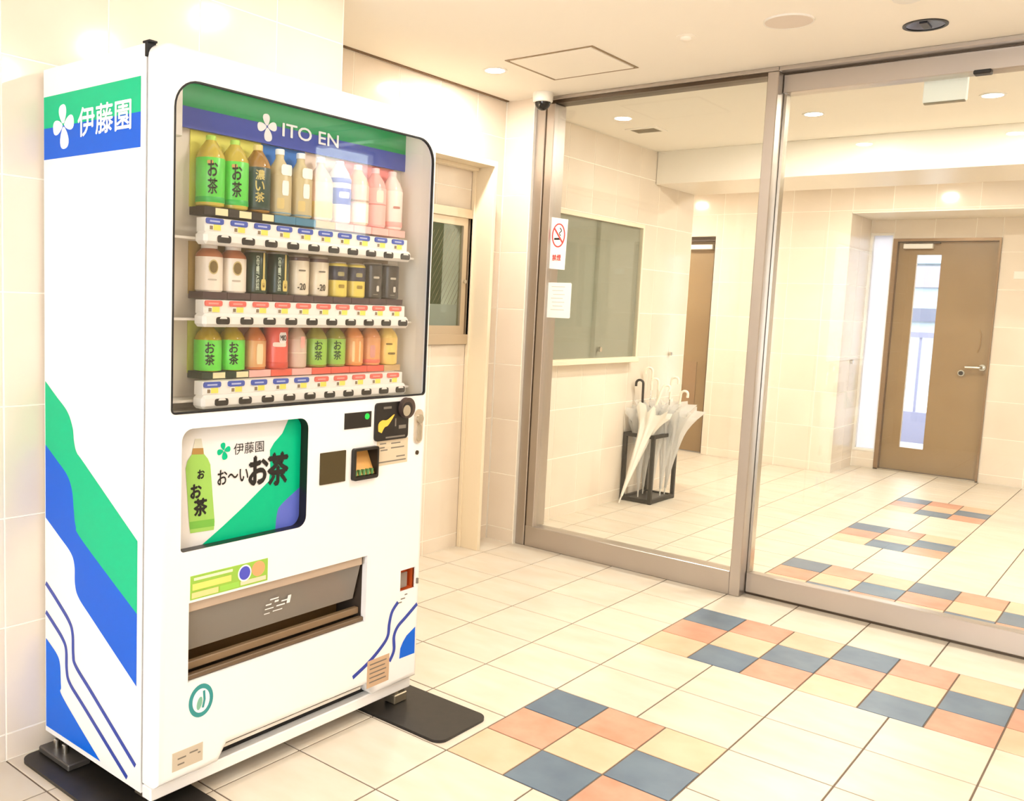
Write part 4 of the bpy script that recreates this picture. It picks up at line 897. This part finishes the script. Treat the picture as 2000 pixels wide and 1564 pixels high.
mk('dark_reader_pad', MB().plate(rrect(-0.881, -0.782, 0.775, 0.865, 0.002, 3), [], RX, XF, XF + 0.003), mat('reader_brown', rgb(66, 54, 24), 0.4), door, smooth=0)
bl = mk('bill_slot', MB().plate(rrect(-0.757, -0.653, 0.772, 0.866, 0.008), [BS[::-1]], RX, XF, XF + 0.012), BLACK, door, smooth=0)
mk('bill_guide', MB().add([(XF - 0.035, -0.748, 0.858), (XF - 0.035, -0.660, 0.858), (XF + 0.002, -0.660, 0.784), (XF + 0.002, -0.748, 0.784)], [(0, 1, 2, 3)]), mat('bill_amber', rgb(226, 170, 96), 0.4), bl, smooth=0)
mk('bill_throat', MB().box(XF - 0.04, XF - 0.036, -0.752, -0.656, 0.778, 0.862).box(XF - 0.04, XF, -0.752, -0.748, 0.778, 0.862).box(XF - 0.04, XF, -0.660, -0.656, 0.778, 0.862).box(XF - 0.04, XF, -0.752, -0.656, 0.856, 0.862), BLACK, bl, smooth=0)
for k_ in range(5): mk('guide_tooth', MB().box(XF - 0.006, XF + 0.006, -0.744 + k_ * 0.017, -0.737 + k_ * 0.017, 0.784, 0.800), mat('guide_green', rgb(90, 140, 84), 0.4), bl, smooth=0)
stk = mk('instruction_sticker', MB().plate(rect(-0.652, -0.513, 0.802, 0.878), [], RX, XF, XF + 0.0008), mat('sticker_cream', rgb(206, 190, 162), 0.6), door, smooth=0)
for (u0, u1, v) in ((-0.640, -0.612, 0.868), (-0.590, -0.548, 0.866), (-0.640, -0.618, 0.856), (-0.636, -0.605, 0.848), (-0.590, -0.530, 0.852), (-0.565, -0.525, 0.824), (-0.645, -0.520, 0.812)):
    mk('print_line', MB().flat(rect(u0, u1, v - 0.002, v + 0.002), FD, 0.0006), GREYINK, stk, smooth=0)
lk = mk('door_lock', MB().plate(rrect(-0.487, -0.448, 0.855, 0.962, 0.019, 8), [], RX, XF, XF + 0.004), mat('lock_nickel', rgb(206, 192, 172), 0.35, 0.5), door, smooth=0)
mk('lock_cylinder', MB().cyl((XF + 0.004, -0.466, 0.932), (XF + 0.010, -0.466, 0.932), 0.014, 24), CHROME, lk)
mk('lock_handle', MB().plate(rrect(-0.477, -0.457, 0.862, 0.915, 0.009, 6), [], RX, XF + 0.004, XF + 0.007), CHROME, lk, smooth=0)
mk('keyhole', MB().cyl((XF, -0.468, 0.826), (XF + 0.003, -0.468, 0.826), 0.007, 16), STEELD, door)
# coin return cup
cr = mk('coin_return_cup', MB().box(XF - 0.04, XF - 0.036, -0.526, -0.448, 0.386, 0.462).box(XF - 0.04, XF - 0.005, -0.526, -0.522, 0.386, 0.462).box(XF - 0.04, XF - 0.005, -0.452, -0.448, 0.386, 0.462).box(XF - 0.04, XF - 0.005, -0.526, -0.448, 0.386, 0.390).box(XF - 0.04, XF - 0.005, -0.526, -0.448, 0.458, 0.462), mat('cup_orange', rgb(196, 88, 36), 0.4), door, smooth=0)
mk('cup_flap', MB().box(XF - 0.016, XF - 0.013, -0.516, -0.476, 0.396, 0.444), SMOKE, cr, smooth=0)
mk('return_tab', MB().box(XF, XF + 0.006, -0.447, -0.440, 0.402, 0.420, 0.001), GREYINK, door, smooth=0)
for (u0, u1, v) in ((-0.500, -0.487, 0.377), (-0.518, -0.497, 0.366), (-0.530, -0.512, 0.356)):
    mk('worn_print', MB().flat(rect(u0, u1, v - 0.002, v + 0.002), FD, 0.0), GREYINK, door, smooth=0)
# --- door graphics
mk('wave_stripe', MB().flat(ribbon(spline([(-0.530, 0.360), (-0.556, 0.335), (-0.567, 0.300), (-0.572, 0.262), (-0.598, 0.235), (-0.655, 0.200), (-0.722, 0.172)]), 0.013), FD, 0), NAVY, door, smooth=0)
mk('wave_stripe', MB().flat(ribbon(spline([(-0.437, 0.333), (-0.490, 0.302), (-0.527, 0.280), (-0.543, 0.252), (-0.541, 0.207), (-0.560, 0.176)]), 0.013), FD, 0), NAVY, door, smooth=0)
mk('wave_corner', MB().flat([(-0.442, 0.259), (-0.441, 0.171), (-0.514, 0.172), (-0.511, 0.205), (-0.500, 0.223), (-0.483, 0.240)], FD, 0), BLUE2, door, smooth=0)
es = mk('eco_badge', MB().flat(ell(-1.267, 0.276, 0.037, 0.043, 36), FD, 0), mat('badge_teal', rgb(40, 140, 140), 0.4), door, smooth=0)
mk('badge_center', MB().flat(ell(-1.267, 0.276, 0.026, 0.031, 30), FD, 0.0003), PRINTW, es, smooth=0)
mk('badge_leaf', MB().flat(ell(-1.272, 0.270, 0.008, 0.017, 16, -0.25), FD, 0.0006), mat('badge_leaf_green', rgb(120, 176, 150), 0.5), es, smooth=0)
mk('badge_stem', MB().flat(ribbon([(-1.262, 0.256), (-1.257, 0.276), (-1.259, 0.300)], 0.007), FD, 0.0007), MATS['badge_teal'], es, smooth=0)
gs = mk('campaign_sticker', MB().plate(rect(-1.304, -1.060, 0.5425, 0.603), [], RX, XF, XF + 0.0008), mat('sticker_green', rgb(146, 190, 70), 0.5), door, smooth=0)
for (u0, u1, v0, v1, c) in ((-1.300, -1.22, 0.546, 0.560, (240, 208, 140)), (-1.298, -1.180, 0.566, 0.582, (232, 214, 110)), (-1.294, -1.176, 0.590, 0.597, (236, 228, 190)), (-1.215, -1.155, 0.546, 0.560, (150, 204, 80)), (-1.150, -1.066, 0.547, 0.558, (244, 206, 170))):
    mk('sticker_block', MB().flat(rect(u0, u1, v0, v1), FD, 0.0006), colm(c, 0.5), gs, smooth=0)
mk('sticker_disc', MB().flat(ell(-1.137, 0.578, 0.022, 0.022), FD, 0.0007), PRINTW, gs, smooth=0)
mk('sticker_disc', MB().flat(ell(-1.137, 0.578, 0.018, 0.018), FD, 0.0009), mat('sticker_blue', rgb(70, 76, 190), 0.4), gs, smooth=0)
mk('sticker_disc', MB().flat(ell(-1.092, 0.581, 0.022, 0.020), FD, 0.0007), mat('sticker_coral', rgb(240, 160, 110), 0.4), gs, smooth=0)
pl = mk('small_label', MB().plate(rect(-0.660, -0.562, 0.118, 0.204), [], RX, XF, XF + 0.0010), mat('sticker_tan', rgb(196, 164, 132), 0.6), door, smooth=0)
for k_ in range(5): mk('print_line', MB().flat(rect(-0.650, -0.575 - 0.006 * (k_ % 2), 0.188 - k_ * 0.014, 0.192 - k_ * 0.014), FD, 0.0008), GREYINK, pl, smooth=0)
pl = mk('rating_plate', MB().plate(rect(-1.350, -1.260, 0.117, 0.165), [], RX, XF, XF + 0.0010), mat('plate_taupe', rgb(196, 182, 160), 0.5), door, smooth=0)
for (u0, u1, v) in ((-1.335, -1.31, 0.146), (-1.30, -1.275, 0.150), (-1.335, -1.315, 0.131), (-1.275, -1.267, 0.142)): mk('print_line', MB().flat(rect(u0, u1, v - .002, v + .002), FD, 0.0008), GREYINK, pl, smooth=0)
# --- side graphics
gu = spline([(-0.804, 1.041), (-0.745, 1.005), (-0.688, 0.970), (-0.661, 0.930), (-0.654, 0.895), (-0.640, 0.868), (-0.600, 0.843), (-0.357, 0.690)])
gl_ = spline([(-0.804, 0.868), (-0.745, 0.835), (-0.690, 0.802), (-0.664, 0.765), (-0.655, 0.715), (-0.645, 0.672), (-0.612, 0.640), (-0.357, 0.508)])
mk('green_wave', MB().flat(gu + gl_[::-1], S, 0), GREEN, vm, smooth=0)
bl_ = spline([(-0.804, 0.666), (-0.735, 0.630), (-0.672, 0.596), (-0.652, 0.565), (-0.649, 0.515), (-0.630, 0.482), (-0.560, 0.440), (-0.357, 0.324)])
mk('blue_wave', MB().flat(gl_ + bl_[::-1], S, 0), BLUE, vm, smooth=0)
mk('wave_stripe', MB().flat(ribbon(spline([(-0.804, 0.482), (-0.740, 0.445), (-0.680, 0.406), (-0.661, 0.375), (-0.658, 0.320), (-0.645, 0.291), (-0.560, 0.240), (-0.359, 0.118)]), 0.014), S, 0), NAVY, vm, smooth=0)
mk('wave_stripe', MB().flat(ribbon(spline([(-0.804, 0.400), (-0.760, 0.376), (-0.714, 0.348), (-0.695, 0.322), (-0.692, 0.268), (-0.676, 0.234), (-0.600, 0.190), (-0.396, 0.073)]), 0.014), S, 0), NAVY, vm, smooth=0)
mk('blue_corner', MB().flat(spline([(-0.804, 0.325), (-0.745, 0.296), (-0.727, 0.269), (-0.722, 0.210), (-0.709, 0.180), (-0.521, 0.070)]) + [(-0.804, 0.071)], S, 0), BLUE2, vm, smooth=0)
mk('logo_band_green', MB().flat([(-0.806, 1.783), (-0.357, 1.783), (-0.357, 1.703), (-0.806, 1.703)], S, 0), GREEN, vm, smooth=0)
mk('logo_band_blue', MB().flat([(-0.806, 1.703), (-0.357, 1.703), (-0.357, 1.623), (-0.806, 1.623)], S, 0), BLUE, vm, smooth=0)
petals('flower_petal', -0.706, 1.704, 0.052, S, PRINTW, vm, 0.12, 0.0004)
lettering('lettering', '伊藤園', -0.634, -0.396, 1.668, 1.738, lambda u, v, d=0: S(u, v, 0.0005 + d), PRINTW, vm, bold=0.018)
# --- plinth, kick grille, feet
mk('base_rail', MB().box(-0.334, -0.296, YL + 0.002, YR - 0.004, 0.046, 0.080, 0.003), WHITE, vm)
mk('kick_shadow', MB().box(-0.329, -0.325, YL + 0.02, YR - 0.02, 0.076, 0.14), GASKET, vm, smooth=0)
gr = mk('kick_grille', MB().box(-0.312, -0.304, -1.18, -0.65, 0.104, 0.113), WHITE2, vm, smooth=0)
for k_ in range(4): mk('grille_tab', MB().box(-0.312, -0.300, -1.17 + k_ * 0.135, -1.06 + k_ * 0.135, 0.117, 0.121), STEELD, gr, smooth=0)
for x, y in ((-0.40, -1.33), (-0.76, -1.33), (-0.315, -0.475), (-0.76, -0.475)):
    ft = mk('foot', MB().box(x - 0.02, x + 0.025, y - 0.03, y + 0.03, 0.010, 0.040, 0.003), mat('foot_zinc', rgb(150, 138, 118), 0.35, 0.8), vm)
    mk('foot_bolt', MB().cyl((x, y, 0.030), (x, y, 0.062), 0.012, 12), CHROME, ft)
mk('foot_bracket', MB().box(-0.79, -0.63, -1.425, -1.36, 0.010, 0.028, 0.003), mat('bracket_grey', rgb(96, 92, 88), 0.4, 0.6), vm)
for x in (-0.745, -0.70): mk('bracket_bolt', MB().cyl((x, -1.395, 0.028), (x, -1.395, 0.052), 0.009, 12), CHROME, vm)
def floor_mat(x0, x1, y0, y1, label):
    mk('floor_mat', MB().plate(rrect(x0, x1, y0, y1, 0.035, 8), [], lambda u, v, d: (u, v, d), 0.0003, 0.0095), RUBBER, label=label, cat='mat', smooth=30)
floor_mat(-0.80, -0.030, -0.595, -0.352, 'black rubber plate under the far foot of the vending machine')
floor_mat(-0.80, -0.215, -1.475, -1.235, 'black rubber plate under the near feet of the vending machine')
